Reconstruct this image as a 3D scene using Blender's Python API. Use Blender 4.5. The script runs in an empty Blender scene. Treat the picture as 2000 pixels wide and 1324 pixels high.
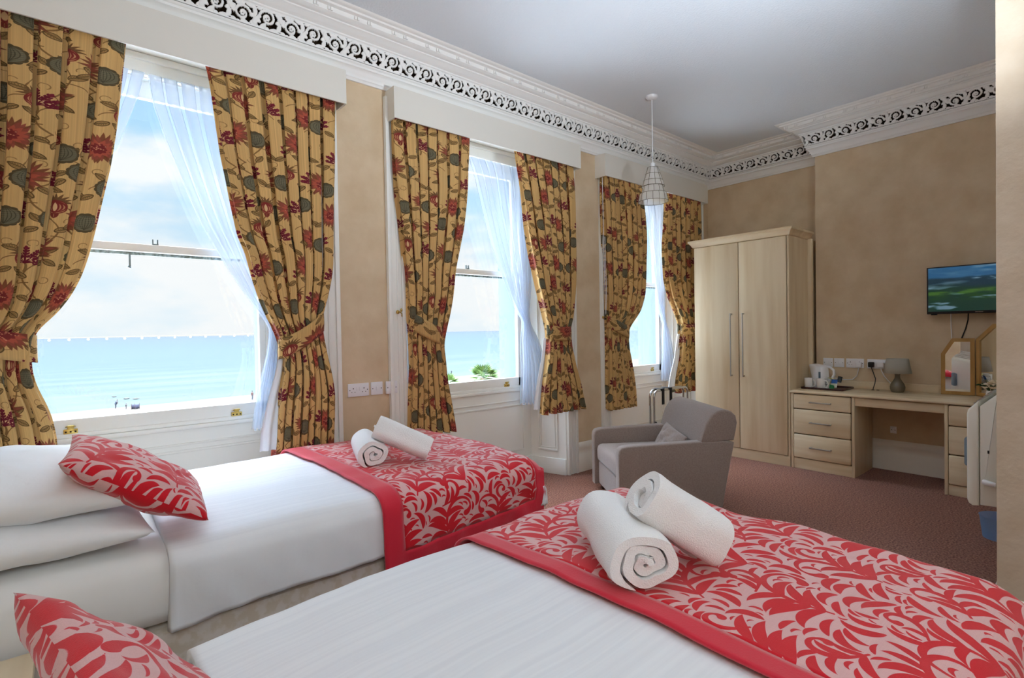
import bpy, bmesh, math, random
import numpy as np
from mathutils import Vector, Matrix, noise as mnoise

random.seed(7)
rng = np.random.RandomState(11)
PI = math.pi
scene = bpy.context.scene
COL = scene.collection

# ------------------------------------------------------------------ camera
cam_d = bpy.data.cameras.new('camera')
cam = bpy.data.objects.new('camera', cam_d); COL.objects.link(cam)
cam_d.sensor_width = 36.0; cam_d.sensor_fit = 'HORIZONTAL'
cam_d.lens = 36.0 * 1023.47 / 2000.0
cam_d.clip_start = 0.02; cam_d.clip_end = 60000
CAM_YAW, CAM_PITCH, CAM_ROLL = 0.70443229, -0.01634592, -0.01768486
def cam_matrix():
    cy, sy = math.cos(CAM_YAW), math.sin(CAM_YAW)
    fwd = Vector((sy, cy, 0)); right = Vector((cy, -sy, 0)); up = Vector((0, 0, 1))
    f2 = fwd*math.cos(CAM_PITCH) + up*math.sin(CAM_PITCH)
    u2 = -fwd*math.sin(CAM_PITCH) + up*math.cos(CAM_PITCH)
    r3 = right*math.cos(CAM_ROLL) + u2*math.sin(CAM_ROLL)
    u3 = -right*math.sin(CAM_ROLL) + u2*math.cos(CAM_ROLL)
    m = Matrix(((r3.x, u3.x, -f2.x, 0), (r3.y, u3.y, -f2.y, 0), (r3.z, u3.z, -f2.z, 1.32), (0, 0, 0, 1)))
    return m
cam.matrix_world = cam_matrix()
scene.camera = cam

# ------------------------------------------------------------------ exposure
vs = scene.view_settings
vs.view_transform = 'Standard'; vs.look = 'None'; vs.gamma = 1.0; vs.use_curve_mapping = False
vs.exposure = 0.0
scene.cycles.max_bounces = 14; scene.cycles.diffuse_bounces = 8
scene.cycles.transparent_max_bounces = 24
scene.cycles.use_denoising = True
scene.cycles.sample_clamp_indirect = 8.0

def srgb(r, g, b, a=1.0):
    f = lambda c: (c/255)/12.92 if c/255 <= 0.04045 else ((c/255 + 0.055)/1.055)**2.4
    return (f(r), f(g), f(b), a)

# ------------------------------------------------------------------ sky
world = bpy.data.worlds.new('sky'); scene.world = world; world.use_nodes = True
wn = world.node_tree; wn.nodes.clear()
def N(nt, t, **kw):
    n = nt.nodes.new(t)
    for k, v in kw.items(): setattr(n, k, v)
    return n
def ramp(nt, fac, stops, interp='LINEAR'):
    r = N(nt, 'ShaderNodeValToRGB'); r.color_ramp.interpolation = interp
    el = r.color_ramp.elements
    while len(el) < len(stops): el.new(0.5)
    for e, (p, c) in zip(el, stops): e.position = p; e.color = c
    nt.links.new(fac, r.inputs[0]); return r
tc = N(wn, 'ShaderNodeTexCoord'); sep = N(wn, 'ShaderNodeSeparateXYZ')
wn.links.new(tc.outputs['Generated'], sep.inputs[0])
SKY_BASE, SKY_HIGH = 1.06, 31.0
grad = ramp(wn, sep.outputs['Z'], [(0.0, srgb(232, 246, 253)), (0.10, srgb(214, 238, 253)), (0.3, srgb(176, 222, 250)), (0.45, srgb(172, 212, 252)), (0.9, srgb(168, 206, 252))])
mp = N(wn, 'ShaderNodeMapping'); mp.inputs['Scale'].default_value = (1.6, 1.6, 3.6); mp.inputs['Location'].default_value = (0.35, 0.2, 0.1)
wn.links.new(tc.outputs['Generated'], mp.inputs['Vector'])
cn = N(wn, 'ShaderNodeTexNoise'); cn.inputs['Scale'].default_value = 2.2; cn.inputs['Detail'].default_value = 5; cn.inputs['Roughness'].default_value = 0.5
wn.links.new(mp.outputs[0], cn.inputs['Vector'])
cr = ramp(wn, cn.outputs['Fac'], [(0.40, (0, 0, 0, 1)), (0.58, (1, 1, 1, 1))], 'EASE')
mx = N(wn, 'ShaderNodeMix', data_type='RGBA')
wn.links.new(cr.outputs[0], mx.inputs['Factor']); wn.links.new(grad.outputs[0], mx.inputs['A'])
mx.inputs['B'].default_value = srgb(246, 251, 253)
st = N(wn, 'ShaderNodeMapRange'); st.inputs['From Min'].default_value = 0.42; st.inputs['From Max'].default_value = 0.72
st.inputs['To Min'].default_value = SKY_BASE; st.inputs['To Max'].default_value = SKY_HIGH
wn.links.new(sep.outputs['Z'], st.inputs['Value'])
bg = N(wn, 'ShaderNodeBackground'); wo = N(wn, 'ShaderNodeOutputWorld')
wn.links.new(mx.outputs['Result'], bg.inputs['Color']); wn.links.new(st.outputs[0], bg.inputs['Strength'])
wn.links.new(bg.outputs[0], wo.inputs['Surface'])
world.cycles.sampling_method = 'MANUAL'; world.cycles.sample_map_resolution = 512

# ------------------------------------------------------------------ lights
def light(name, kind, loc, energy, color=(1, 1, 1), rot=None, **kw):
    d = bpy.data.lights.new(name, kind); d.energy = energy; d.color = color
    for k, v in kw.items(): setattr(d, k, v)
    o = bpy.data.objects.new(name, d); COL.objects.link(o); o.location = loc
    if rot: o.rotation_euler = rot
    return o
# sun stands behind the house and lights the sea and the beach
light('sun', 'SUN', (0, -40, 60), 3.2, (1.0, 0.97, 0.92), (math.radians(42), 0, math.radians(-15)), angle=0.01)
# photographer's flash beside the camera, tilted up so that most of it bounces off the ceiling
light('bounce_flash', 'SPOT', (2.2, 0.17, 1.80), 210.0, (0.80, 0.90, 1.0), Vector((-0.25, 0.9, 1.75)).to_track_quat('-Z', 'Y').to_euler(), spot_size=math.radians(150), spot_blend=0.9, shadow_soft_size=0.045)
# soft fill lamp added behind the camera to brighten the room
light('rear_fill_light', 'POINT', (-0.42, -1.5, 2.5), 95.0, (0.76, 0.88, 1.0), shadow_soft_size=0.4)

# ------------------------------------------------------------------ texture canvas (tileable pattern art)
class Canvas:
    def __init__(self, w, h, bg):
        self.w, self.h = w, h
        self.rgb = np.empty((h, w, 3), np.float32); self.rgb[:] = np.array(bg, np.float32)/255
        self.mask = np.zeros((h, w), np.float32)
    def cov(self, pts, rad):
        pts = np.asarray(pts, float); rad = np.asarray(rad, float)
        m = rad.max() + 2
        x0, y0 = np.floor(pts.min(0) - m).astype(int); x1, y1 = np.ceil(pts.max(0) + m).astype(int)
        X, Y = np.meshgrid(np.arange(x0, x1 + 1), np.arange(y0, y1 + 1))
        c = np.zeros(X.shape, np.float32)
        for (px, py), r in zip(pts, rad):
            if r < 0.2: continue
            a, b = max(0, int(px - r - 2) - x0), int(px + r + 3) - x0
            e, f = max(0, int(py - r - 2) - y0), int(py + r + 3) - y0
            d = np.hypot(X[e:f, a:b] - px, Y[e:f, a:b] - py)
            np.maximum(c[e:f, a:b], np.clip(r - d + 0.5, 0, 1), out=c[e:f, a:b])
        return c, np.ix_(np.arange(y0, y1 + 1) % self.h, np.arange(x0, x1 + 1) % self.w)
    def put(self, c, ix, color, alpha=1.0):
        a = (c*alpha)[..., None]
        self.rgb[ix] = self.rgb[ix]*(1 - a) + np.array(color, np.float32)/255*a
        self.mask[ix] = np.maximum(self.mask[ix], c)
    def stroke(self, pts, rad, color, alpha=1.0):
        c, ix = self.cov(pts, rad); self.put(c, ix, color, alpha)
    def image(self, name):
        im = bpy.data.images.new(name, self.w, self.h)
        px = np.ones((self.h, self.w, 4), np.float32); px[..., :3] = np.clip(self.rgb, 0, 1)
        im.pixels.foreach_set(px.ravel()); im.update(); im.pack()
        return im

def bez(p0, p1, p2, n=28):
    t = np.linspace(0, 1, n)[:, None]
    p0, p1, p2 = map(lambda p: np.array(p, float), (p0, p1, p2))
    return (1-t)**2*p0 + 2*t*(1-t)*p1 + t*t*p2
def leaf_shape(base, ang, L, W, curl, n=30):
    """comma leaf: starts thin at base, swells, ends in a point; curl bends it"""
    t = np.linspace(0, 1, n); a = ang + curl*t**1.3
    dx = np.cumsum(np.cos(a))*L/n; dy = np.cumsum(np.sin(a))*L/n
    pts = np.stack([base[0] + dx, base[1] + dy], 1)
    r = W*np.clip(np.sin(PI*np.clip(t, 0, 1)**0.85)**0.9, 0.06, 1)
    return pts, r

def damask():
    S = 1024; c = Canvas(S, S, (214, 168, 166)); occ = np.zeros((S, S), np.float32); RED = (200, 14, 32)
    def add(pts, r, grow=5.0, tol=0.10, force=False):
        cv, ix = c.cov(pts, r + grow)
        if not force and (cv*(occ[ix] > 0.5)).sum() > tol*cv.sum(): return False
        c2, ix2 = c.cov(pts, r); c.put(c2, ix2, RED)
        occ[ix2] = np.maximum(occ[ix2], c2); return True
    # curling main stems with a bulb at the tip, leaves fanned along both sides
    fronds = [((110, 40), 1.25, 660, 4.4, 1), ((620, 90), 1.75, 680, -4.4, 1), ((330, 560), 1.1, 600, -4.0, 1), ((850, 560), 1.9, 600, 4.2, 1),
              ((60, 720), 0.5, 430, 4.6, 0), ((560, 420), 0.2, 400, 4.4, 0), ((900, 300), 2.4, 400, -4.6, 0), ((420, 930), 2.7, 380, -4.8, 0), ((250, 300), 2.6, 330, -4.8, 0), ((720, 800), 0.4, 330, 4.8, 0)]
    spines = []
    for base, a0, L, curl, big in fronds:
        n = 90; t = np.linspace(0, 1, n); a = a0 + curl*t**2.2
        p = np.stack([base[0] + np.cumsum(np.cos(a))*L/n, base[1] + np.cumsum(np.sin(a))*L/n], 1)
        r = 6.0 + 11.0*np.sin(PI*t)**2; r[-12:] += np.linspace(0, 22 if big else 15, 12)
        if add(p, r, 4, 0.12, force=big): spines.append((p, a, L, curl, big))
    for p, a, L, curl, big in spines:
        n = len(p); k = 7 if big else 4
        for i in range(k):
            for side in (1, -1):
                j = int(n*(0.04 + 0.62*i/k))
                ln = (235 if big else 165)*(1 - 0.4*i/k)*random.uniform(0.9, 1.15)
                for shrink in (1.0, 0.85, 0.7, 0.55):
                    lp, lr = leaf_shape(p[j], a[j] + side*0.5, ln*shrink, 0.125*ln*shrink, side*random.uniform(0.9, 1.8))
                    if add(lp, lr, 5, 0.20): break
    tries = 0
    while tries < 2600:
        tries += 1
        b = (random.uniform(0, S), random.uniform(0, S))
        flow = 1.57 + 1.0*math.sin(2*PI*b[0]/S*2) + 0.8*math.cos(2*PI*b[1]/S)
        s = random.choice((1, -1)); ln = 210 - 150*min(1, tries/2200) + random.uniform(-20, 20)
        lp, lr = leaf_shape(b, flow + s*0.7, ln, ln*0.12, s*random.uniform(0.9, 2.2))
        add(lp, lr, 5.0, 0.015)
    # linen slub
    sl = (rng.rand(S, 1)*0.5 + rng.rand(1, S)*0.5)*0.05 + rng.rand(S, S)*0.05
    c.rgb = c.rgb*(0.95 + sl[..., None])
    return c.image('scroll_damask')

def floral():
    W, H = 1024, 1024
    GOLD = np.array((206, 166, 106))
    c = Canvas(W, H, GOLD)
    st = np.convolve(rng.rand(W + 8), np.ones(4)/4, 'same')[:W]
    c.rgb *= (0.90 + 0.2*st)[None, :, None]
    BUR, RUST, OLIVE, GREY, BRN = (104, 22, 38), (142, 70, 54), (112, 88, 48), (104, 98, 76), (126, 92, 50)
    R = random.Random(5)
    def tendril(x, y, s, a):
        t = np.linspace(0, 1, 40); an = a + 5.2*t*s
        c.stroke(np.stack([x + np.cumsum(np.cos(an))*2.6, y + np.cumsum(np.sin(an))*2.6], 1), np.full(40, 2.2), BRN, 0.75)
    def stem(p0, p1, p2, w=4.5): c.stroke(bez(p0, p1, p2, 70), np.linspace(w, w*0.6, 70), BRN, 0.9)
    def leaf(x, y, a, L=70, col=OLIVE):
        p, r = leaf_shape((x, y), a, L, L*0.24, R.uniform(-0.7, 0.7))
        c.stroke(p, r + 2.5, (92, 68, 34), 0.95); c.stroke(p, r - 2, (168, 132, 80), 0.9)
        c.stroke(p, np.full(len(p), 2.0), (92, 68, 34))
        for j in range(5, len(p) - 4, 4):
            for s in (1, -1):
                b = a + s*0.8
                c.stroke(bez(p[j], p[j], p[j] + np.array((math.cos(b), math.sin(b)))*r[j]*0.9, 8), np.full(8, 1.6), col, 0.9)
    def coral(x, y, a=PI/2, s=1.0):
        stem((x, y - 70*s), (x + 10, y - 40*s), (x, y - 15*s), 6)
        o = np.array((x, y - 18*s))
        for i in range(7):
            b = a + (i - 3)*0.50; L = (92 - abs(i - 3)*9)*s
            e = o + np.array((math.cos(b), math.sin(b)))*L
            c.stroke(bez(o, (o + e)/2 + np.array((math.cos(a), math.sin(a)))*8*s, e, 30), np.linspace(3.5, 5, 30)*s, BUR)
            for k in range(4):
                for sg in (1, -1):
                    f = 0.38 + 0.19*k; q = o + (e - o)*f; d2 = b + sg*0.85
                    p, r = leaf_shape(q, d2, (24 - 2*k)*s, 5.2*s, -sg*.5, 12); c.stroke(p, r, BUR)
            p, r = leaf_shape(e - (e - o)/L*6*s, b, 26*s, 7*s, 0, 12); c.stroke(p, r, (118, 30, 44))
        for k in range(16):
            b = a + R.uniform(-1.5, 1.5); d = R.uniform(14, 62)*s
            c.stroke([o + np.array((math.cos(b), math.sin(b)))*d], [3.4*s], (226, 188, 140), 0.9)
    def peony(x, y, s=1.0):
        for ring, (n, L, col) in enumerate(((22, 105, (118, 66, 40)), (18, 88, RUST), (14, 60, (176, 84, 62)), (10, 36, (120, 40, 38)))):
            for i in range(n):
                b = 2*PI*i/n + ring*0.2 + R.uniform(-0.08, 0.08)
                p, r = leaf_shape((x, y), b, L*s*(1.15 if math.sin(b) > 0 else 0.95), 11*s, R.uniform(-0.4, 0.4))
                c.stroke(p[8:], r[8:], col, 0.92)
        for k in range(16):
            b = R.uniform(0, 6.28); d = R.uniform(5, 40)*s
            c.stroke([(x + math.cos(b)*d, y + math.sin(b)*d)], [3.2*s], (216, 150, 110), 0.8)
    def artichoke(x, y, s=1.0, col=GREY):
        for i in range(13):
            b = 2*PI*i/13; c.stroke([(x + math.cos(b)*44*s, y + math.sin(b)*48*s)], [19*s], (84, 70, 44))
        c.stroke([(x, y)], [52*s], col)
        for i in range(-3, 4):
            c.stroke(bez((x, y - 46*s), (x + i*22*s, y), (x + i*4*s, y + 50*s), 26), np.full(26, 1.9*s), (66, 60, 44), 0.9)
            c.stroke(bez((x - 46*s, y + i*13*s), (x, y + i*13*s - 14*s), (x + 46*s, y + i*13*s), 26), np.full(26, 1.5*s), (138, 128, 96), 0.7)
    def pomegranate(x, y, s=1.0):
        for i in range(9):
            b = PI/2 + (i - 4)*0.28; p, r = leaf_shape((x, y + 20*s), b, 72*s, 7*s, 0.2*(i - 4)); c.stroke(p, r, (112, 78, 44))
        for q in (-1, 1):
            p, r = leaf_shape((x, y - 20*s), -PI/2 + q*0.5, 60*s, 8*s, -q*1.2); c.stroke(p, r, (120, 46, 36))
        c.stroke([(x, y)], [46*s], (122, 46, 36)); c.stroke([(x, y)], [41*s], (186, 130, 90))
        for i in range(-3, 4):
            c.stroke(bez((x, y - 40*s), (x + i*26*s, y), (x, y + 42*s), 30), np.linspace(3, 6, 30)*s*0.8, (126, 44, 38))
        p, r = leaf_shape((x, y - 30*s), PI/2, 60*s, 9*s, 0); c.stroke(p, r, (216, 176, 128)); 
    for x0, ph in ((170, 0), (430, 300), (690, 640), (930, 180)):
        for k in range(4):
            y = ph + k*256; s = 1 if k % 2 else -1
            stem((x0, y), (x0 + s*95, y + 90), (x0 + s*20, y + 170)); stem((x0 + s*20, y + 170), (x0 - s*50, y + 215), (x0, y + 256))
            stem((x0 + s*30, y + 60), (x0 + s*90, y + 60), (x0 + s*110, y + 20), 3.5)
            tendril(x0 - s*20, y + 40, s, 0.5); tendril(x0 + s*70, y + 150, -s, 2.0)
            leaf(x0 + s*40, y + 90, 0.6 if s > 0 else 2.5); leaf(x0 - s*10, y + 200, 2.4 if s > 0 else 0.8, 62)
    M = [(coral, 110, 120), (peony, 330, 90), (artichoke, 560, 60), (pomegranate, 790, 140), (artichoke, 960, 20),
         (artichoke, 190, 380), (pomegranate, 420, 340), (coral, 640, 330), (peony, 880, 400), 
         (peony, 90, 640), (artichoke, 330, 600), (coral, 500, 640), (artichoke, 730, 600), (pomegranate, 960, 690),
         (pomegranate, 200, 860), (coral, 860, 880), (peony, 600, 860), (artichoke, 400, 850), (artichoke, 20, 930)]
    for f, x, y in M:
        leaf(x + 60, y - 60, -0.6, 66); leaf(x - 60, y - 55, -2.5, 66); f(x, y)
    return c.image('floral_weave')

def tvpicture():
    W, H = 320, 180; y = np.linspace(0, 1, H)[:, None]; x = np.linspace(0, 1, W)[None, :]
    def fbm(fx, fy, seed):
        return np.array([[mnoise.fractal((i/W*fx, j/H*fy, seed), 1.0, 2.0, 5) for i in range(W)] for j in range(H)])
    n1, n2 = fbm(2.2, 9, 1.3), fbm(6, 14, 5.1)
    def mix(a, b, t): return a*(1 - t[..., None]) + np.array(b)*t[..., None]
    c = np.empty((H, W, 3)); c[:] = np.array((12, 52, 42))
    c = mix(c, (24, 66, 30), np.clip(np.exp(-((y - 0.36 - 0.05*n1)/0.10)**2)*(0.6 + n2), 0, 1))
    c = mix(c, (62, 104, 40), np.clip(np.exp(-((y - 0.44 - 0.06*n1 + 0.1*(x - .6)**2)/0.035)**2)*(0.8 + n2*1.2), 0, 1))
    c = mix(c, (10, 48, 66), np.clip((y - 0.5 + 0.06*n1)/0.12, 0, 1)*np.ones_like(x))
    c = mix(c, (34, 92, 134), np.clip((y - 0.72 + 0.03*n2)/0.06, 0, 1)*np.ones_like(x))
    c = mix(c, (120, 150, 172), np.clip((y - 0.76)/0.2*(0.45 + n1*1.6), 0, 0.85)*np.ones_like(x))
    m = np.exp(-((y - 0.73 - 0.02*n1)/0.035)**2)*np.exp(-((x - 0.62)/0.16)**2)
    c = mix(c, (205, 220, 232), np.clip(m*(0.3 + 2.4*n2), 0, 1))
    px = np.ones((H, W, 4), np.float32); px[..., :3] = np.clip(c/255, 0, 1)
    im = bpy.data.images.new('landscape_broadcast', W, H); im.pixels.foreach_set(px.ravel()); im.update(); im.pack(); return im

IMG_DAMASK, IMG_FLORAL, IMG_TV = damask(), floral(), tvpicture()

# ------------------------------------------------------------------ materials
MATS = {}
def mat(name, color, rough=0.5, metal=0.0, spec=0.5, noise=None, bump=None, sheen=0.0, coord='Object', emit=None, sss=0):
    if name in MATS: return MATS[name]
    m = bpy.data.materials.new(name); m.use_nodes = True; nt = m.node_tree
    b = nt.nodes['Principled BSDF']; MATS[name] = m
    b.inputs['Base Color'].default_value = color; b.inputs['Roughness'].default_value = rough
    b.inputs['Metallic'].default_value = metal; b.inputs['Specular IOR Level'].default_value = spec
    b.inputs['Sheen Weight'].default_value = sheen
    t = N(nt, 'ShaderNodeTexCoord')
    if noise:      # (colour2, scale xyz, lo, hi, detail)
        c2, sc, lo, hi, det = noise
        mpn = N(nt, 'ShaderNodeMapping'); mpn.inputs['Scale'].default_value = sc if isinstance(sc, tuple) else (sc, sc, sc)
        nt.links.new(t.outputs[coord], mpn.inputs[0])
        n = N(nt, 'ShaderNodeTexNoise'); n.inputs['Scale'].default_value = 1; n.inputs['Detail'].default_value = det
        nt.links.new(mpn.outputs[0], n.inputs['Vector'])
        r = ramp(nt, n.outputs['Fac'], [(lo, color), (hi, c2)])
        nt.links.new(r.outputs[0], b.inputs['Base Color'])
    if bump:       # (scale, strength, distance, detail)
        sc, s, d, det = bump
        mpb = N(nt, 'ShaderNodeMapping'); mpb.inputs['Scale'].default_value = sc if isinstance(sc, tuple) else (sc, sc, sc)
        nt.links.new(t.outputs[coord], mpb.inputs[0])
        n2 = N(nt, 'ShaderNodeTexNoise'); n2.inputs['Scale'].default_value = 1; n2.inputs['Detail'].default_value = det
        nt.links.new(mpb.outputs[0], n2.inputs['Vector'])
        bp = N(nt, 'ShaderNodeBump'); bp.inputs['Strength'].default_value = s; bp.inputs['Distance'].default_value = d
        nt.links.new(n2.outputs['Fac'], bp.inputs['Height']); nt.links.new(bp.outputs[0], b.inputs['Normal'])
    return m
def imgmat(name, img, su, sv, rough=0.8, bump=0.15, transl=0.0, off=(0, 0), sheen=0.1):
    m = bpy.data.materials.new(name); m.use_nodes = True; nt = m.node_tree; MATS[name] = m
    b = nt.nodes['Principled BSDF']; b.inputs['Roughness'].default_value = rough; b.inputs['Specular IOR Level'].default_value = 0.2
    b.inputs['Sheen Weight'].default_value = sheen
    uv = N(nt, 'ShaderNodeUVMap'); mpp = N(nt, 'ShaderNodeMapping')
    mpp.inputs['Scale'].default_value = (1/su, 1/sv, 1); mpp.inputs['Location'].default_value = (off[0], off[1], 0)
    nt.links.new(uv.outputs[0], mpp.inputs[0])
    ti = N(nt, 'ShaderNodeTexImage'); ti.image = img; ti.extension = 'REPEAT'
    nt.links.new(mpp.outputs[0], ti.inputs[0]); nt.links.new(ti.outputs[0], b.inputs['Base Color'])
    n = N(nt, 'ShaderNodeTexNoise'); n.inputs['Scale'].default_value = 500; n.inputs['Detail'].default_value = 2
    nt.links.new(uv.outputs[0], n.inputs['Vector'])
    bp = N(nt, 'ShaderNodeBump'); bp.inputs['Strength'].default_value = bump; bp.inputs['Distance'].default_value = 0.002
    nt.links.new(n.outputs['Fac'], bp.inputs['Height']); nt.links.new(bp.outputs[0], b.inputs['Normal'])
    if transl:
        tr = N(nt, 'ShaderNodeBsdfTranslucent'); nt.links.new(ti.outputs[0], tr.inputs[0])
        ms = N(nt, 'ShaderNodeMixShader'); ms.inputs[0].default_value = transl
        nt.links.new(b.outputs[0], ms.inputs[1]); nt.links.new(tr.outputs[0], ms.inputs[2])
        nt.links.new(ms.outputs[0], nt.nodes['Material Output'].inputs[0])
    return m
def thinmat(name, color, trans, gloss=0.0, transl=0.0, tint=(1, 1, 1, 1)):
    """see-through sheet: part straight-through, part diffuse / translucent, part mirror"""
    m = bpy.data.materials.new(name); m.use_nodes = True; nt = m.node_tree; MATS[name] = m
    nt.nodes.remove(nt.nodes['Principled BSDF']); out = nt.nodes['Material Output']
    tr = N(nt, 'ShaderNodeBsdfTransparent'); tr.inputs[0].default_value = tint
    if gloss:
        g = N(nt, 'ShaderNodeBsdfGlossy'); g.inputs['Roughness'].default_value = 0.0
        ms = N(nt, 'ShaderNodeMixShader'); ms.inputs[0].default_value = gloss
        nt.links.new(tr.outputs[0], ms.inputs[1]); nt.links.new(g.outputs[0], ms.inputs[2])
    else:
        d = N(nt, 'ShaderNodeBsdfDiffuse'); d.inputs[0].default_value = color
        t2 = N(nt, 'ShaderNodeBsdfTranslucent'); t2.inputs[0].default_value = color
        m2 = N(nt, 'ShaderNodeMixShader'); m2.inputs[0].default_value = transl
        nt.links.new(d.outputs[0], m2.inputs[1]); nt.links.new(t2.outputs[0], m2.inputs[2])
        ms = N(nt, 'ShaderNodeMixShader'); ms.inputs[0].default_value = 1 - trans
        nt.links.new(tr.outputs[0], ms.inputs[1]); nt.links.new(m2.outputs[0], ms.inputs[2])
    nt.links.new(ms.outputs[0], out.inputs[0]); return m
def emitmat(name, img=None, color=None, strength=1.0):
    m = bpy.data.materials.new(name); m.use_nodes = True; nt = m.node_tree; MATS[name] = m
    b = nt.nodes['Principled BSDF']; b.inputs['Base Color'].default_value = (0.01, 0.01, 0.01, 1); b.inputs['Roughness'].default_value = 0.15
    if img:
        uv = N(nt, 'ShaderNodeUVMap'); ti = N(nt, 'ShaderNodeTexImage'); ti.image = img
        nt.links.new(uv.outputs[0], ti.inputs[0]); nt.links.new(ti.outputs[0], b.inputs['Emission Color'])
    else: b.inputs['Emission Color'].default_value = color
    b.inputs['Emission Strength'].default_value = strength; return m

PAPER = mat('wallpaper', srgb(216, 196, 166), 0.8, noise=(srgb(202, 178, 146), 5.0, 0.35, 0.7, 6), bump=(26, 0.25, 0.006, 5), spec=0.2)
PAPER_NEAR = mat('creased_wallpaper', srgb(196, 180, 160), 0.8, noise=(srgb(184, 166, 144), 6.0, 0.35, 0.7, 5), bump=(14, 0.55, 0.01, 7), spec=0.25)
CEIL = mat('textured_ceiling_paint', srgb(224, 231, 238), 0.75, bump=(70, 0.5, 0.006, 4), spec=0.25)
PLASTER = mat('white_plaster', srgb(238, 238, 236), 0.6, spec=0.3)
DARKBRN = mat('recess_shade_and_screw_brown', srgb(52, 40, 28), 0.95, spec=0.05)  # painted shade for the gaps behind the frieze; also colours the screws
GLOSSW = mat('white_gloss_paint', srgb(238, 238, 232), 0.32, spec=0.4)
CREAMW = mat('cream_gloss_paint', srgb(236, 231, 218), 0.35, spec=0.4)
JAMB = mat('painted_stone', srgb(104, 118, 130), 0.7)
PELM = mat('pelmet_paint', srgb(222, 219, 210), 0.5, spec=0.3)
CARPET = mat('flecked_carpet', srgb(166, 118, 98), 0.95, noise=(srgb(106, 62, 51), 95, 0.36, 0.64, 4), bump=(180, 0.8, 0.01, 2), spec=0.05, sheen=0.1)
WOODV = mat('pale_beech_vertical', srgb(226, 208, 176), 0.38, noise=(srgb(206, 180, 140), (9, 9, 0.8), 0.4, 0.75, 6), spec=0.35)
WOODH = mat('pale_beech_across', srgb(226, 208, 176), 0.38, noise=(srgb(206, 180, 140), (9, 0.9, 14), 0.4, 0.75, 6), spec=0.35)
GAP = mat('shadow_gap_brown', srgb(92, 70, 46), 0.8)
STEEL = mat('brushed_steel', srgb(190, 188, 184), 0.28, 1.0)
CHROME = mat('chrome', srgb(205, 208, 212), 0.12, 1.0)
BRASS = mat('brass', srgb(196, 168, 96), 0.3, 1.0)
DARKMET = mat('weathered_metal', srgb(96, 110, 112), 0.5, 0.6)
SHEET = mat('white_cotton', srgb(230, 233, 236), 0.75, noise=(srgb(224, 227, 231), (0.6, 90, 0.6), 0.35, 0.65, 1), bump=(60, 0.08, 0.004, 3), spec=0.2, sheen=0.15)
COTTON = mat('pillow_cotton', srgb(238, 240, 242), 0.75, bump=(14, 0.30, 0.012, 4), spec=0.2, sheen=0.15)
LINING = mat('white_curtain_lining', srgb(238, 241, 246), 0.8, spec=0.2)
TOWEL = mat('terry_towel', srgb(247, 247, 247), 0.95, bump=(300, 0.6, 0.008, 3), spec=0.1, sheen=0.4)
BASEF = mat('patterned_divan_ticking', srgb(216, 208, 198), 0.8, noise=(srgb(206, 195, 178), 22, 0.46, 0.56, 4), spec=0.2)
MATTR = mat('fitted_sheet_cotton', srgb(232, 232, 230), 0.8, spec=0.2)
RBORD = mat('crimson_border', srgb(205, 34, 56), 0.6, bump=(200, 0.2, 0.003, 2), spec=0.25, sheen=0.3)
TAUPE = mat('taupe_upholstery', srgb(148, 133, 125), 0.92, bump=(500, 0.35, 0.002, 2), noise=(srgb(136, 120, 112), 120, 0.35, 0.7, 3), spec=0.15, sheen=0.3)
DKWOOD = mat('dark_wood', srgb(70, 44, 30), 0.5)
PLASTW = mat('white_plastic', srgb(234, 235, 238), 0.35)
PLASTC = mat('cream_plastic', srgb(232, 230, 218), 0.3)
BLACK = mat('black_plastic', srgb(18, 18, 20), 0.4)
BLACKW = mat('black_webbing', srgb(24, 24, 26), 0.8)
GLAZE = mat('olive_ceramic', srgb(116, 108, 92), 0.12, spec=0.6)
SHADE = mat('grey_linen_shade', srgb(176, 172, 160), 0.85, bump=(300, 0.2, 0.002, 2))
CERAM = mat('white_ceramic', srgb(236, 234, 230), 0.2)
TRAYM = mat('dark_red_brown_tray', srgb(62, 28, 26), 0.25, noise=(srgb(82, 40, 34), (30, 6, 6), 0.4, 0.7, 4))
OAK = mat('oak_frame', srgb(190, 148, 86), 0.4, noise=(srgb(166, 122, 62), (12, 12, 2), 0.4, 0.7, 5))
MIRROR = mat('mirror_glass', (0.92, 0.93, 0.93, 1), 0.01, 1.0)
PETAL = mat('cream_petal', srgb(244, 232, 208), 0.6)
LEAFG = mat('leaf_green', srgb(52, 84, 40), 0.6)
PALM = mat('palm_green', (.085, .150, .022, 1), 0.7, noise=((.045, .105, .014, 1), 1.2, 0.35, 0.65, 3))
TRUNK = mat('palm_trunk', srgb(110, 92, 70), 0.9)
GLASS = thinmat('window_glass', (1, 1, 1, 1), 1, gloss=0.04)
NET = thinmat('sheer_voile', (0.62, 0.70, 0.82, 1), 0.55, transl=0.25)
CAPIZ = thinmat('capiz_shell', (0.97, 0.97, 0.93, 1), 0.45, transl=0.45)
CLEARP = thinmat('clear_blue_plastic', srgb(150, 172, 190), 0.35, transl=0.4)
WIRE = mat('bronze_wire', srgb(96, 88, 66), 0.45, 0.7)
BULB = thinmat('frosted_bulb_glass', (0.95, 0.95, 0.95, 1), 0.35, transl=0.5)
FLORAL = imgmat('floral_curtain_cloth', IMG_FLORAL, 0.68, 0.72, 0.75, 0.2, transl=0.10)
DAMASK = imgmat('scroll_damask_cloth', IMG_DAMASK, 0.52, 0.52, 0.7, 0.3, sheen=0.25)
SCREEN = emitmat('lit_screen', IMG_TV, strength=0.75)
FESTB = emitmat('festoon_bulb_lit', color=(1, 1, 1, 1), strength=1.5)

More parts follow.
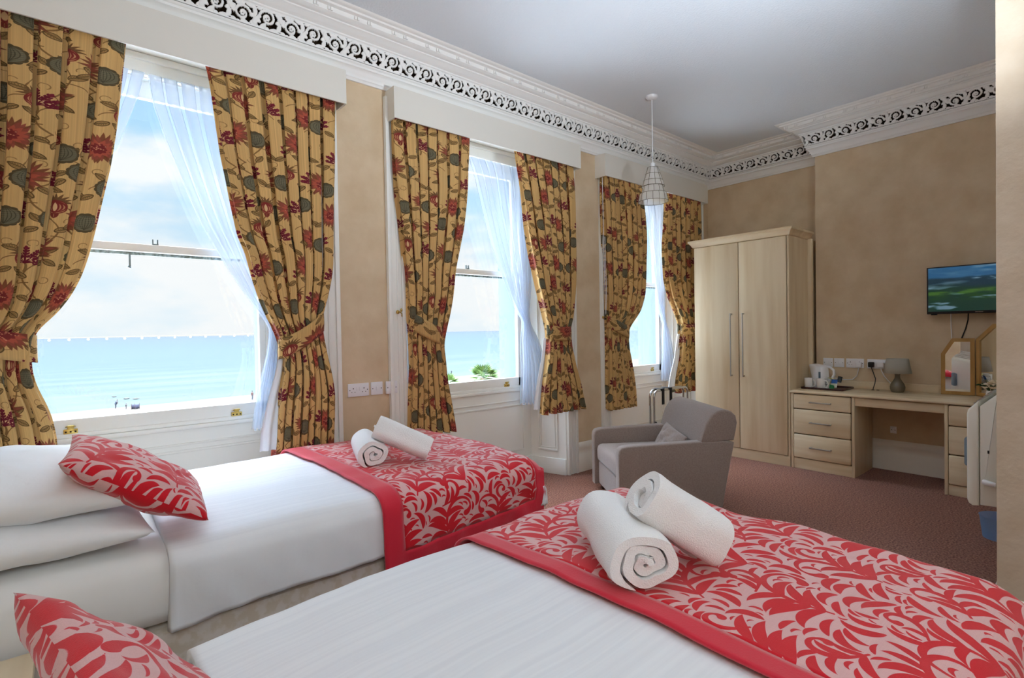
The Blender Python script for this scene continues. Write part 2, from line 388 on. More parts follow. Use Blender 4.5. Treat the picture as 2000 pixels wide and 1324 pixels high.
# ------------------------------------------------------------------ mesh helpers
def finish(bm, name, m, parent=None, loc=None, smooth=True, angle=38, mods=None, mats=None):
    me = bpy.data.meshes.new(name); bm.normal_update(); bm.to_mesh(me); bm.free()
    o = bpy.data.objects.new(name, me); COL.objects.link(o)
    for x in (mats or [m]): me.materials.append(x)
    if smooth:
        me.polygons.foreach_set('use_smooth', [True]*len(me.polygons))
        if angle < 180: me.set_sharp_from_angle(angle=math.radians(angle))
    if parent is not None:
        o.parent = parent
        o.matrix_parent_inverse = parent_inv(parent)
    return o
def world_of(p):
    M = Matrix.LocRotScale(p.location, p.rotation_euler, None)
    if p.parent is not None: M = world_of(p.parent) @ p.matrix_parent_inverse @ M
    return M
def parent_inv(p): return world_of(p).inverted()
def thing(name, label, cat, loc=(0, 0, 0), group=None, kind=None):
    o = bpy.data.objects.new(name, None); COL.objects.link(o); o.location = loc; o.empty_display_size = 0.1
    return tag(o, label, cat, group, kind)
def tag(o, label=None, cat=None, group=None, kind=None):
    if label: o['label'] = label
    if cat: o['category'] = cat
    if group: o['group'] = group
    if kind: o['kind'] = kind
    return o
def structure(o): o['kind'] = 'structure'; return o
def box(bm, x0, x1, y0, y1, z0, z1, bev=0.0, seg=2, M=None, mi=0):
    vs_ = [bm.verts.new((x, y, z)) for z in (z0, z1) for y in (y0, y1) for x in (x0, x1)]
    idx = ((0, 2, 3, 1), (4, 5, 7, 6), (0, 1, 5, 4), (2, 6, 7, 3), (0, 4, 6, 2), (1, 3, 7, 5))
    fs = [bm.faces.new([vs_[i] for i in f]) for f in idx]
    for f in fs: f.material_index = mi
    if bev > 0:
        es = list({e for f in fs for e in f.edges})
        r = bmesh.ops.bevel(bm, geom=es, offset=bev, segments=seg, affect='EDGES', profile=0.5)
        vs_ = list({v for f in r['faces'] for v in f.verts} | {v for v in vs_ if v.is_valid})
        for f in r['faces']: f.material_index = mi
    if M is not None:
        bmesh.ops.transform(bm, matrix=M, verts=[v for v in vs_ if v.is_valid])
    return vs_
def tube(bm, pts, r, seg=8, cap=True, closed=False):
    pts = [Vector(p) for p in pts]; n = len(pts); rr = r if hasattr(r, '__len__') else [r]*n
    rings = []; prev = None
    for i, p in enumerate(pts):
        a = pts[(i - 1) % n] if (closed or i > 0) else p; b = pts[(i + 1) % n] if (closed or i < n - 1) else p
        t = (b - a).normalized()
        if prev is None:
            u = t.cross(Vector((0, 0, 1)))
            if u.length < 1e-3: u = t.cross(Vector((1, 0, 0)))
        else: u = prev - t*prev.dot(t)
        u.normalize(); prev = u; w = t.cross(u)
        rings.append([bm.verts.new(p + (u*math.cos(2*PI*k/seg) + w*math.sin(2*PI*k/seg))*rr[i]) for k in range(seg)])
    m = n if closed else n - 1
    for i in range(m):
        A, B = rings[i], rings[(i + 1) % n]
        for k in range(seg): bm.faces.new((A[k], A[(k + 1) % seg], B[(k + 1) % seg], B[k]))
    if cap and not closed: bm.faces.new(rings[0][::-1]); bm.faces.new(rings[-1])
def lathe(bm, prof, cx, cy, seg=32, cap=True, M=None):
    rings = []; vsn = []
    for r, z in prof:
        ring = [bm.verts.new((cx + r*math.cos(2*PI*k/seg), cy + r*math.sin(2*PI*k/seg), z)) for k in range(seg)]
        rings.append(ring); vsn += ring
    for A, B in zip(rings, rings[1:]):
        for k in range(seg): bm.faces.new((A[k], A[(k + 1) % seg], B[(k + 1) % seg], B[k]))
    if cap: bm.faces.new(rings[0][::-1]); bm.faces.new(rings[-1])
    if M is not None: bmesh.ops.transform(bm, matrix=M, verts=vsn)
def prism(bm, poly, axis, a, b, bev=0.0, seg=2):
    """extrude a 2-D polygon along axis ('x': poly=(y,z); 'y': (x,z); 'z': (x,y)) from a to b"""
    mk = {'x': lambda p, t: (t, p[0], p[1]), 'y': lambda p, t: (p[0], t, p[1]), 'z': lambda p, t: (p[0], p[1], t)}[axis]
    A = [bm.verts.new(mk(p, a)) for p in poly]; B = [bm.verts.new(mk(p, b)) for p in poly]
    fs = [bm.faces.new(A), bm.faces.new(B[::-1])]; n = len(poly)
    for i in range(n): fs.append(bm.faces.new((A[i], B[i], B[(i + 1) % n], A[(i + 1) % n])))
    bmesh.ops.recalc_face_normals(bm, faces=fs)
    if bev > 0:
        es = list(set(fs[0].edges) | set(fs[1].edges)); bmesh.ops.bevel(bm, geom=es, offset=bev, segments=seg, affect='EDGES', profile=0.5)
def grid(bm, P, UV=None, mif=None, flip=False):
    ni, nj = len(P), len(P[0]); V = [[bm.verts.new(p) for p in row] for row in P]
    uvl = bm.loops.layers.uv.verify() if UV is not None else None
    for i in range(ni - 1):
        for j in range(nj - 1):
            q = ((i, j), (i + 1, j), (i + 1, j + 1), (i, j + 1))
            if flip: q = q[::-1]
            f = bm.faces.new([V[a][b] for a, b in q])
            if uvl is not None:
                for l, (a, b) in zip(f.loops, q): l[uvl].uv = UV[a][b]
            if mif: f.material_index = mif(i, j)
    return V
def quick(name, m, fn, parent=None, **kw):
    bm = bmesh.new(); fn(bm); return finish(bm, name, m, parent, **kw)
def boxpart(name, m, parent, dims, bev=0.003, **kw):
    return quick(name, m, lambda bm: box(bm, *dims, bev=bev), parent, **kw)
def solid(o, t, off=-1):
    md = o.modifiers.new('thickness', 'SOLIDIFY'); md.thickness = t; md.offset = off; return o

# ------------------------------------------------------------------ room shell
ZC, YW, XT, XA, XL, YR = 3.30, 3.30, 5.65, 5.95, -0.62, -2.6
WC = [0.405, 2.62, 4.855]
structure(quick('floor', CARPET, lambda bm: box(bm, XL - .2, XA + .2, YR - .2, 4.0, -.12, 0)))
structure(quick('ceiling', CEIL, lambda bm: box(bm, XL - .2, XA + .2, YR - .2, 4.0, ZC, ZC + .15)))
structure(quick('wall_left', PAPER, lambda bm: box(bm, XL - .2, XL, YR - .2, 4.0, 0, ZC)))
structure(quick('wall_rear', PAPER, lambda bm: box(bm, XL, 2.98, YR - .2, YR, 0, ZC)))
structure(quick('wall_right', PAPER_NEAR, lambda bm: box(bm, 2.98, XA + .2, YR - .2, .36, 0, ZC)))
def wb(bm):
    prism(bm, [(XA, 4.0), (XA, 2.0), (XT, 2.0), (XT, .36), (XA + .2, .36), (XA + .2, 4.0)], 'z', 0, ZC)
structure(quick('wall_back', PAPER, wb, angle=20))
def ww(bm):
    def pier(poly):
        n0 = len(bm.faces); prism(bm, poly, 'z', 0, ZC)
    e = [(c - .815, c - .70, c - .60) for c in WC]; g = [(c + .815, c + .70, c + .60) for c in WC]
    pier([(XL, YW), (e[0][0], YW), (e[0][1], 3.655), (e[0][2], 3.655), (e[0][2], 3.98), (XL, 3.98)])
    for i in (0, 1):
        pier([(g[i][0], YW), (e[i+1][0], YW), (e[i+1][1], 3.655), (e[i+1][2], 3.655), (e[i+1][2], 3.98), (g[i][2], 3.98), (g[i][2], 3.655), (g[i][1], 3.655)])
    pier([(g[2][0], YW), (XA, YW), (XA, 3.98), (g[2][2], 3.98), (g[2][2], 3.655), (g[2][1], 3.655)])
    for c in WC:
        box(bm, c - .815, c + .815, YW, 3.98, 2.93, ZC)          # lintel
        box(bm, c - .70, c + .70, 3.655, 3.98, 2.86, 2.93)
        box(bm, c - .70, c + .70, 3.655, 3.98, 0, .775)          # wall under the sill
    bm.normal_update()
    for f in bm.faces: f.material_index = 0 if (f.normal.y < -.9 and f.calc_center_median().y < 3.31) else 1
structure(quick('wall_window', PAPER, ww, mats=[PAPER, JAMB], angle=20))

# skirting boards
def skirt_prof(t=.024, h=.27):
    return [(0, 0), (t, 0), (t, .15), (t - .006, .158), (t - .006, h - .06), (t - .001, h - .05), (t - .004, h - .03), (t - .012, h - .012), (.004, h), (0, h)]
def skirt_run(bm, p0, p1, nrm, h=.27, t=.024):
    p0, p1, nrm = Vector((*p0, 0)), Vector((*p1, 0)), Vector((*nrm, 0))
    A = [bm.verts.new(p0 + nrm*a + Vector((0, 0, z))) for a, z in skirt_prof(t, h)]
    B = [bm.verts.new(p1 + nrm*a + Vector((0, 0, z))) for a, z in skirt_prof(t, h)]
    fs = [bm.faces.new((A[i], B[i], B[i+1], A[i+1])) for i in range(len(A) - 1)] + [bm.faces.new(A), bm.faces.new(B[::-1])]
    bmesh.ops.recalc_face_normals(bm, faces=fs)
structure(quick('baseboard_back', CREAMW, lambda bm: (skirt_run(bm, (XT, .37), (XT, 2.0), (-1, 0)), skirt_run(bm, (XA, 2.0), (XA, 3.29), (-1, 0)))))
def bw(bm):
    for a, b in ((1.345, 1.685), (3.555, 3.92), (5.79, XA)): skirt_run(bm, (a, YW), (b, YW), (0, -1))
structure(quick('baseboard_window', CREAMW, bw))
def br(bm):
    skirt_run(bm, (2.98, -2.5), (2.98, .384), (-1, 0), .165); skirt_run(bm, (2.956, .36), (XT, .36), (0, 1), .165)
structure(quick('baseboard_right', CREAMW, br))

# cornice with pierced scroll frieze
def cpath(p): return [(XL, YW - p), (XA - p, YW - p), (XA - p, 2.0 + p), (XT - p, 2.0 + p), (XT - p, .36)]
trim = thing('trim_1', 'white plaster cornice with a pierced scroll frieze along the window and back walls', 'cornice', (XA, YW, 2.975), kind='structure')
def sweep(bm, prof):
    cols = [[bm.verts.new((x, y, z)) for x, y in cpath(p)] for p, z in prof]
    for A, B in zip(cols, cols[1:]):
        for k in range(4): bm.faces.new((A[k], A[k+1], B[k+1], B[k]))
LOW = [(0, 2.972), (.014, 2.972), (.018, 2.984), (.026, 2.990), (.026, 3.004), (.034, 3.012), (.040, 3.030), (.055, 3.044), (.060, 3.046), (.060, 3.060), (.068, 3.064), (.072, 3.074), (.060, 3.080), (.03, 3.080)]
UPP = [(.06, 3.186), (.102, 3.186), (.110, 3.192), (.110, 3.200), (.124, 3.204), (.140, 3.212), (.150, 3.226), (.165, 3.230), (.165, 3.238), (.190, 3.240), (.196, 3.248), (.205, 3.250), (.208, 3.276), (.236, 3.278), (.240, 3.288), (.262, 3.290), (.272, 3.300)]
quick('lower_moulding', PLASTER, lambda bm: sweep(bm, LOW), trim, angle=50)
quick('upper_moulding', PLASTER, lambda bm: sweep(bm, UPP), trim, angle=50)
quick('frieze_recess', DARKBRN, lambda bm: sweep(bm, [(.03, 3.079), (.035, 3.13), (.06, 3.187)]), trim)
def dent(bm):
    segs = [((XL, YW - .208), (XA - .208, YW - .208), (0, -1)), ((XA - .208, YW - .208), (XA - .208, 2.21), (-1, 0)), ((XT - .208, 2.2), (XT - .208, .36), (-1, 0))]
    for a, b, n in segs:
        L = math.dist(a, b); k = int(L/.042); d = ((b[0]-a[0])/L, (b[1]-a[1])/L)
        for i in range(k):
            if i % 2 == 0 and i % 6 != 4:
                for q in (.0, .018):
                    cx, cy = a[0] + d[0]*(i*.042 + q + .01), a[1] + d[1]*(i*.042 + q + .01)
                    w = .006
                    box(bm, cx - abs(d[0])*w - abs(n[0])*.008, cx + abs(d[0])*w + abs(n[0])*.008, cy - abs(d[1])*w - abs(n[1])*.008, cy + abs(d[1])*w + abs(n[1])*.008, 3.253, 3.272)
quick('dentil_beads', PLASTER, dent, trim, angle=20)
def frieze_art():
    """one repeat of the scroll work: height map, 0 = pierced"""
    W, H = 264, 110; c = Canvas(W, 400, (0, 0, 0)); hgt = np.zeros((400, W), np.float32)
    def s(pts, r, h=1.0):
        cv, ix = c.cov(pts, r); hgt[ix] = np.maximum(hgt[ix], cv*h)
    for k, sg in ((0, 1), (1, -1)):
        cx = 66 + 132*k; cy = 55 + sg*6
        t = np.linspace(0, 1, 90); a = (PI if sg > 0 else 0) + sg*0 - sg*t*2*PI*1.45 + (0 if sg > 0 else 0)
        rr = 44*(1 - t*0.80)
        s(np.stack([cx + np.cos(a)*rr, cy + np.sin(a)*rr*0.92], 1), 8 - 3*t, 1.0)
        for q in range(6):
            b = q*PI/3; s([(cx + math.cos(b)*9, cy + math.sin(b)*9)], [6.5], 0.9)
        s(bez((cx - 66, 55 - sg*30), (cx - 45, 55 + sg*10), (cx - 40, cy), 40), np.linspace(13, 8, 40), 0.9)
        for bx, by, an, L in ((-58, 40, .4, 46), (-10, 47, -.2, 50), (40, 44, -.6, 44), (-40, -46, .3, 44), (14, -47, -.1, 48), (56, -40, .9, 40), (60, 10, 1.2, 40), (-64, 0, -1.0, 40)):
            p, r = leaf_shape((cx + bx, 55 + sg*by), sg*an, L, 13, sg*.9); s(p, r, 0.7)
            p, r = leaf_shape((cx + bx, 55 + sg*by), sg*(an + PI), L*.6, 9, -sg*.7); s(p, r, 0.62)
    hgt = hgt[:110]
    hgt[:7] = np.maximum(hgt[:7], .75); hgt[-7:] = np.maximum(hgt[-7:], .75)
    return hgt
FR = frieze_art()
def frieze(bm):
    H, W = FR.shape; stp = 3; unit = .264
    P0, P1 = .070, .104; z0, z1 = 3.079, 3.187
    for si in range(4):
        A0, A1 = [Vector((*cpath(P0)[si + k], 0)) for k in (0, 1)]; B0, B1 = [Vector((*cpath(P1)[si + k], 0)) for k in (0, 1)]
        d = (A1 - A0).normalized(); nn = Vector((d.y, -d.x, 0)); L0 = (A1 - A0).length
        o0 = (B0 - A0).dot(d); o1 = (B1 - A0).dot(d)
        n = int((max(L0, o1) - min(0, o0))/(stp*.001)); js = list(range(0, H, stp)); V = {}
        def vert(i, j):
            if (i, j) in V: return V[(i, j)]
            s_ = min(0, o0) + i*stp*.001; f = j/(H - 1); px = int((s_ + 50)*1000) % W
            h = FR[j, px]; p = P0 + (P1 - P0)*f
            v = bm.verts.new(A0 + d*s_ + nn*((p - P0) + .012*(h - .8)) + Vector((0, 0, z0 + (z1 - z0)*f))); V[(i, j)] = v; return v
        for i in range(n):
            s_ = min(0, o0) + (i + .5)*stp*.001; px = int((s_ + 50)*1000) % W
            for j0, j1 in zip(js, js[1:]):
                f = (j0 + 1)/(H - 1)
                if s_ < o0*f or s_ > L0 + (o1 - L0)*f or FR[min(j0 + 1, H - 1), px] < .3: continue
                bm.faces.new((vert(i, j0), vert(i + 1, j0), vert(i + 1, j1), vert(i, j1)))
solid(quick('pierced_frieze', PLASTER, frieze, trim, angle=180), .012)

# ------------------------------------------------------------------ windows
def frame_rect(bm, O, U, Vv, w, h, t=.012, d=.008):
    """raised bead around a rectangle: O origin, U/V unit axes, normal = U x V"""
    Nn = U.cross(Vv)
    M = Matrix(((U.x, Vv.x, Nn.x, O.x), (U.y, Vv.y, Nn.y, O.y), (U.z, Vv.z, Nn.z, O.z), (0, 0, 0, 1)))
    for a in ((0, w, 0, t), (0, w, h - t, h), (0, t, t, h - t), (w - t, w, t, h - t)):
        box(bm, a[0], a[1], a[2], a[3], 0, d, bev=.003, seg=1, M=M)
def make_window(i, c):
    w = thing('window_%d' % (i + 1), ['large sash window nearest the pillows, open to a sea view', 'middle sash window above the foot of the far bed', 'sash window in the corner behind the armchair'][i], 'window', (c, YW, 0), kind='structure')
    def arch(bm):
        for s in (-1, 1):
            a, b = c + s*.808, c + s*.938
            if s < 0: a, b = b, a
            box(bm, a, b, YW - .022, YW, 0, 2.93, bev=.004)
            o = c + s*.80
            e0, e1 = (c + s*.808, c + s*.836); box(bm, min(e0, e1), max(e0, e1), YW - .034, YW - .022, 0, 2.93, bev=.005)
            e0, e1 = (c + s*.858, c + s*.872); box(bm, min(e0, e1), max(e0, e1), YW - .030, YW - .022, 0, 2.93, bev=.004)
            e0, e1 = (c + s*.908, c + s*.938); box(bm, min(e0, e1), max(e0, e1), YW - .036, YW - .022, 0, 2.93, bev=.006)
    quick('architrave', GLOSSW, arch, w)
    def rev(bm):
        for s in (-1, 1):
            F, B = Vector((c + s*.812, YW - .002, 0)), Vector((c + s*.70, 3.645, 0))
            d = (B - F) if s > 0 else (F - B); L = d.length; U = d.normalized()*1.0
            O = F if s > 0 else B
            U, Vv = (U, Vector((0, 0, 1)))
            if s > 0: U2, O2 = -U, B
            else: U2, O2 = -U, F
            # board
            Nn = U2.cross(Vv)
            if Nn.x*s > 0: U2, O2 = -U2, (F if O2 == B else B); Nn = U2.cross(Vv)
            M = Matrix(((U2.x, 0, Nn.x, O2.x), (U2.y, 0, Nn.y, O2.y), (0, 1, 0, 0), (0, 0, 0, 1)))
            box(bm, 0, L, 0, 2.93, 0, .010, M=M); box(bm, 0, L, 0, .145, .010, .026, bev=.004, M=M)
            for z0, z1 in ((.21, .70), (.80, 1.75), (1.85, 2.80)):
                frame_rect(bm, O2 + Nn*.010 + Vector((0, 0, z0)) + U2*.08, U2, Vv, L - .16, z1 - z0, .016, .010)
                frame_rect(bm, O2 + Nn*.010 + Vector((0, 0, z0 + .028)) + U2*.108, U2, Vv, L - .216, z1 - z0 - .056, .006, .006)
    quick('reveal_panelling', GLOSSW, rev, w)
    def apr(bm):
        box(bm, c - .70, c + .70, 3.640, 3.655, 0, .775)
        box(bm, c - .70, c + .70, 3.622, 3.640, 0, .145, bev=.004)
        box(bm, c - .70, c + .70, 3.630, 3.640, .672, .684, bev=.004)
        U, Vv = Vector((1, 0, 0)), Vector((0, 0, 1))
        frame_rect(bm, Vector((c - .60, 3.640, .215)), U, Vv, 1.20, .43, .016, .010)
    quick('apron_panel', GLOSSW, apr, w)
    quick('sill', GLOSSW, lambda bm: (box(bm, c - .70, c + .70, 3.620, 3.70, .765, .790, bev=.006), box(bm, c - .70, c + .70, 3.632, 3.70, .790, .815, bev=.005), box(bm, c - .60, c + .60, 3.70, 4.02, .72, .78, bev=.004)), w)
    quick('soffit', GLOSSW, lambda bm: (box(bm, c - .80, c + .80, 3.302, 3.655, 2.915, 2.93), box(bm, c - .70, c + .70, 3.60, 3.70, 2.80, 2.90, bev=.006), box(bm, c - .72, c + .72, 3.585, 3.64, 2.875, 2.915, bev=.008)), w)
    quick('box_frame', GLOSSW, lambda bm: [box(bm, c + a, c + b, 3.63, 3.71, .80, 2.86, bev=.004) for a, b in ((-.70, -.60), (.60, .70), (.585, .60), (-.60, -.585))], w)
    # sashes: lower in front (y 3.635-3.675), upper behind
    def sash(bm, z0, z1, y0, y1, bot, top):
        box(bm, c - .585, c + .585, y0, y1, z0, z0 + bot, bev=.004); box(bm, c - .585, c + .585, y0, y1, z1 - top, z1, bev=.004)
        for s in (-1, 1):
            a, b = sorted((c + s*.545, c + s*.585)); box(bm, a, b, y0, y1, z0, z1, bev=.004)
    lo = quick('lower_sash', GLOSSW, lambda bm: sash(bm, .805, 1.85, 3.640, 3.678, .085, .045), w)
    quick('pane', GLASS, lambda bm: box(bm, c - .55, c + .55, 3.660, 3.663, .88, 1.81), lo)
    up = quick('upper_sash', GLOSSW, lambda bm: sash(bm, 1.80, 2.86, 3.690, 3.728, .045, .16), w)
    quick('pane', GLASS, lambda bm: box(bm, c - .55, c + .55, 3.708, 3.711, 1.84, 2.71), up)
    def weather(bm):
        n = 60
        for k in range(n):
            x0 = c - .55 + 1.1*k/n; h = .010 + .012*random.random()
            box(bm, x0, x0 + 1.1/n, 3.681 - .003*random.random(), 3.690, 1.79, 1.79 + h + .018)
    quick('flaking_meeting_rail', mat('flaking_paint', srgb(150, 166, 166), 0.8, noise=(srgb(86, 98, 92), 60, .4, .6, 5)), weather, w)
    def lift(bm, x):
        box(bm, x - .030, x + .030, 3.632, 3.640, .812, .838, bev=.003); box(bm, x - .014, x + .014, 3.630, 3.640, .838, .850, bev=.003)
        tube(bm, [(x - .018, 3.638, .850), (x - .012, 3.622, .855), (x + .012, 3.622, .855), (x + .018, 3.638, .850)], .004, 8)
    for s in (-1, 1):
        sl = quick('sash_lift', BRASS, lambda bm: lift(bm, c + s*.40), w)
        quick('screws', DARKBRN, lambda bm: [box(bm, c + s*.40 + q - .004, c + s*.40 + q + .004, 3.6305, 3.634, .820, .828) for q in (-.02, 0, .02)], sl)
    fs = quick('sash_fastener', DARKMET, lambda bm: (box(bm, c - .015, c + .015, 3.645, 3.672, 1.85, 1.856), box(bm, c - .014, c - .009, 3.65, 3.665, 1.856, 1.882), box(bm, c + .009, c + .014, 3.65, 3.665, 1.856, 1.882)), w)
    quick('stop_pin', DARKMET, lambda bm: tube(bm, [(c - .12, 3.683, 1.80), (c - .12, 3.683, 1.73), (c - .125, 3.683, 1.715)], [.005, .005, .011], 8), w)
    return w
for i, c in enumerate(WC): make_window(i, c)

# ------------------------------------------------------------------ pelmets, curtains, nets
PL = ['white pelmet board over the left window nearest the pillows', 'white pelmet board over the middle window', 'white pelmet board over the corner window behind the hanging lamp']
PX = [(-.47, 1.371), (1.70, 3.54), (3.88, 5.725)]
for (a, b), lab in zip(PX, PL):
    def pel(bm):
        box(bm, a, b, 3.17, 3.182, 2.755, 2.965, bev=.002); box(bm, a, b, 3.182, 3.30, 2.953, 2.965)
        box(bm, a, a + .012, 3.182, 3.30, 2.755, 2.953); box(bm, b - .012, b, 3.182, 3.30, 2.755, 2.953)
    o = quick('pelmet', PELM, pel, angle=20); tag(o, lab, 'pelmet', 'pelmets over the windows')

def interp(rows, z):
    zs = np.array([r[1] for r in rows])[::-1]; xs = np.array([r[0] for r in rows])[::-1]
    return np.interp(z, zs, xs)
def smooth(a, k=3):
    for _ in range(k): a[1:-1] = (a[:-2] + 2*a[1:-1] + a[2:])/4
    return a
def curtain(name, label, cat, L, Rr, cloth, folds, m, y0=3.232, tie=None, group=None, seed=0, lining=None, uvoff=0.0, ztop=None, zbot=None, depth=.105, yz=None, band=None, hookx=None):
    z1 = ztop or max(r[1] for r in L); z0 = zbot or min(min(r[1] for r in L), min(r[1] for r in Rr))
    nz, ns = 110, folds*18
    zz = np.linspace(z1, z0, nz); xl = smooth(interp(L, zz), 4); xr = smooth(interp(Rr, zz), 4)
    R = random.Random(seed)
    ph = [R.uniform(0, 6.28) for _ in range(6)]
    jit = [R.uniform(.72, 1.2) for _ in range(folds + 2)]
    root = thing(name, label, cat, (float((xl[-1] + xr[-1])/2), y0, float(z0)), group)
    def surf(xa, xb, za, off, uo=0.0):
        P, UV = [], []
        for i, z in enumerate(za):
            w = max(xb[i] - xa[i], .03); pp = math.sqrt(max((cloth/(2*folds))**2 - (w/(2*folds))**2, 1e-5))
            A = min(pp, depth)*.5; row, uvr = [], []
            dz = (z1 - z)
            A *= min(1, .42 + dz*1.1)
            for j in range(ns + 1):
                s = j/ns
                q = s*folds + .10*math.sin(3.1*s*PI + ph[0]) + .05*math.sin(9*s + ph[1] + dz*.5)
                am = A*(jit[int(max(0, min(folds, q)))]*(1 - q % 1) + jit[int(max(0, min(folds, q))) + 1]*(q % 1))
                t = 2*PI*q + .25*math.sin(dz*2.2 + ph[2])
                y = am*math.cos(t) + am*.22*math.cos(2*t + .4) + .004*math.sin(dz*9 + s*14 + ph[3])
                x = xa[i] + (xb[i] - xa[i])*s + min(w/folds*.27, .03)*math.sin(2*t)*(1 if 0 < j < ns else 0)
                yb = y0 if yz is None else yz(z, s)
                row.append((x, yb + y + off, z + .010*math.sin(t)*(1 if i == len(za) - 1 else 0))); uvr.append((s*cloth + uo, z))
            P.append(row); UV.append(uvr)
        bm = bmesh.new(); grid(bm, P, UV); return bm
    o = finish(surf(xl, xr, zz, 0, uvoff), 'drape' if m is FLORAL else 'voile', m, root, angle=180)
    if tie:
        zt = tie; k = zz < zt - .03
        if lining:
            za = zz[k]; za = za[za > z0 + .035]; n = len(za); f0 = np.array([min(1, .25 + .9*t) for t in np.linspace(0, 1, n)])
            s = 1 if lining > 0 else -1
            a2 = (xl[k][:n] - lining*f0); b2 = xl[k][:n] + .05
            P = [[(a2[i] + (b2[i] - a2[i])*j/14, y0 + .035 + .012*math.sin(j*1.1 + ph[4]), za[i]) for j in range(15)] for i in range(n)]
            bm = bmesh.new(); grid(bm, P); finish(bm, 'lining', LINING, root, angle=180)
    if band:
        (ax, az), (bx, bz), hh = band       # inner end low, outer end at the hook
        n = 48; P, UV = [], []
        cx, hx = (ax + bx)/2, abs(bx - ax)/2 + .006
        for k in range(n + 1):
            th = 2*PI*k/n; x = cx - math.copysign(1, bx - ax)*hx*math.cos(th); f = (x - ax)/(bx - ax)
            y = y0 - .058*math.sin(th)*(1 if math.sin(th) > 0 else .7); zc = az + (bz - az)*f - .012*math.sin(PI*max(0, min(1, f)))
            row, uvr = [], []
            for j in range(7):
                g = j/6 - .5; row.append((x, y - .006*math.cos(g*PI), zc + g*hh)); uvr.append((k/n*.5 + uvoff + .2, g*hh + az))
            P.append(row); UV.append(uvr)
        bm = bmesh.new(); grid(bm, P, UV); solid(finish(bm, 'tieback', FLORAL, root, angle=180), .006, 1)
    return root
mir = lambda rows, c: [(2*c - x, z) for x, z in rows]
C1R = [(.265, 2.81), (.246, 2.633), (.22, 2.38), (.191, 2.181), (.15, 1.983), (.113, 1.806), (.092, 1.716), (.063, 1.617), (.02, 1.518), (-.035, 1.432), (-.111, 1.352), (-.119, 1.278), (-.126, 1.213), (-.122, 1.162), (-.108, 1.093), (-.077, 1.013), (-.058, .942), (-.044, .838), (-.044, .62)]
C2L = [(.604, 2.81), (.617, 2.773), (.636, 2.655), (.654, 2.485), (.675, 2.315), (.697, 2.201), (.715, 2.086), (.754, 1.872), (.786, 1.803), (.822, 1.638), (.868, 1.49), (.924, 1.363), (.95, 1.3), (.973, 1.176), (.966, 1.089), (.945, .976), (.925, .823), (.915, .682), (.905, .6)]
C2R = [(1.336, 2.81), (1.321, 2.449), (1.304, 2.126), (1.29, 1.818), (1.277, 1.686), (1.248, 1.564), (1.203, 1.411), (1.207, 1.323), (1.229, 1.179), (1.255, 1.056), (1.269, .956), (1.266, .812), (1.256, .6)]
C3L = [(1.71, 2.81), (1.714, 2.598), (1.736, 2.257), (1.775, 1.913), (1.80, 1.634), (1.804, 1.464), (1.817, 1.351), (1.826, 1.066), (1.804, .784), (1.793, .60)]
C3R = [(2.353, 2.81), (2.318, 2.377), (2.265, 2.079), (2.194, 1.785), (2.162, 1.573), (2.132, 1.453), (2.098, 1.341), (2.073, 1.222), (2.089, 1.125), (2.103, .975), (2.134, .792), (2.17, .59)]
C4L = [(2.81, 2.81), (2.866, 2.547), (2.925, 2.187), (2.977, 1.937), (3.041, 1.684), (3.108, 1.478), (3.153, 1.32), (3.151, 1.232), (3.136, 1.075), (3.095, .902), (3.067, .713), (3.053, .60)]
C4R = [(3.50, 2.81), (3.50, 2.352), (3.50, 2.072), (3.475, 1.61), (3.45, 1.426), (3.408, 1.335), (3.418, 1.171), (3.467, 1.004), (3.544, .813), (3.601, .60)]
C5L = [(3.904, 2.81), (3.911, 2.436), (3.931, 1.997), (3.944, 1.554), (3.94, 1.398), (3.943, 1.202), (3.935, .845), (3.929, .55)]
C5R = [(4.53, 2.81), (4.572, 2.525), (4.59, 2.143), (4.575, 1.857), (4.544, 1.66), (4.461, 1.491), (4.272, 1.326), (4.253, 1.25), (4.266, 1.102), (4.305, .952), (4.366, .705), (4.379, .54)]
C6L = [(4.985, 2.81), (4.962, 2.577), (4.943, 2.173), (4.955, 1.833), (5.029, 1.658), (5.176, 1.476), (5.245, 1.351), (5.232, 1.231), (5.195, .964), (5.14, .803), (5.097, .60)]
C6R = [(5.678, 2.81), (5.657, 2.343), (5.63, 1.8), (5.56, 1.45), (5.54, 1.33), (5.58, 1.1), (5.66, .60)]
G = 'floral curtains at the windows'
curtain('curtain', 'gold floral curtain at the left edge, draped behind the white pillows', 'curtain', mir(C2R, .405), C1R, 1.6, 7, FLORAL, group=G, seed=1, uvoff=.1, tie=1.27, band=((-.108, 1.275), (-.40, 1.36), .125))
curtain('curtain', 'gold floral curtain on the right of the left window, beside the wall sockets', 'curtain', C2L, C2R, 1.5, 8, FLORAL, group=G, seed=2, uvoff=.37, tie=1.27, lining=.075, band=((.955, 1.235), (1.205, 1.395), .115))
curtain('curtain', 'gold floral curtain left of the middle window, hanging behind the stacked towels', 'curtain', C3L, C3R, 1.3, 7, FLORAL, group=G, seed=3, uvoff=.55, tie=1.33, band=((2.082, 1.275), (1.815, 1.40), .125))
curtain('curtain', 'gold floral curtain right of the middle window, flaring out above the low wall panel', 'curtain', C4L, C4R, 1.4, 7, FLORAL, group=G, seed=4, uvoff=.05, tie=1.28, lining=.05, band=((3.148, 1.30), (3.415, 1.29), .12))
curtain('curtain', 'gold floral curtain left of the corner window, half hidden by the hanging lamp', 'curtain', C5L, C5R, 1.3, 8, FLORAL, group=G, seed=5, uvoff=.62, tie=1.30, band=((4.262, 1.275), (3.945, 1.385), .115))
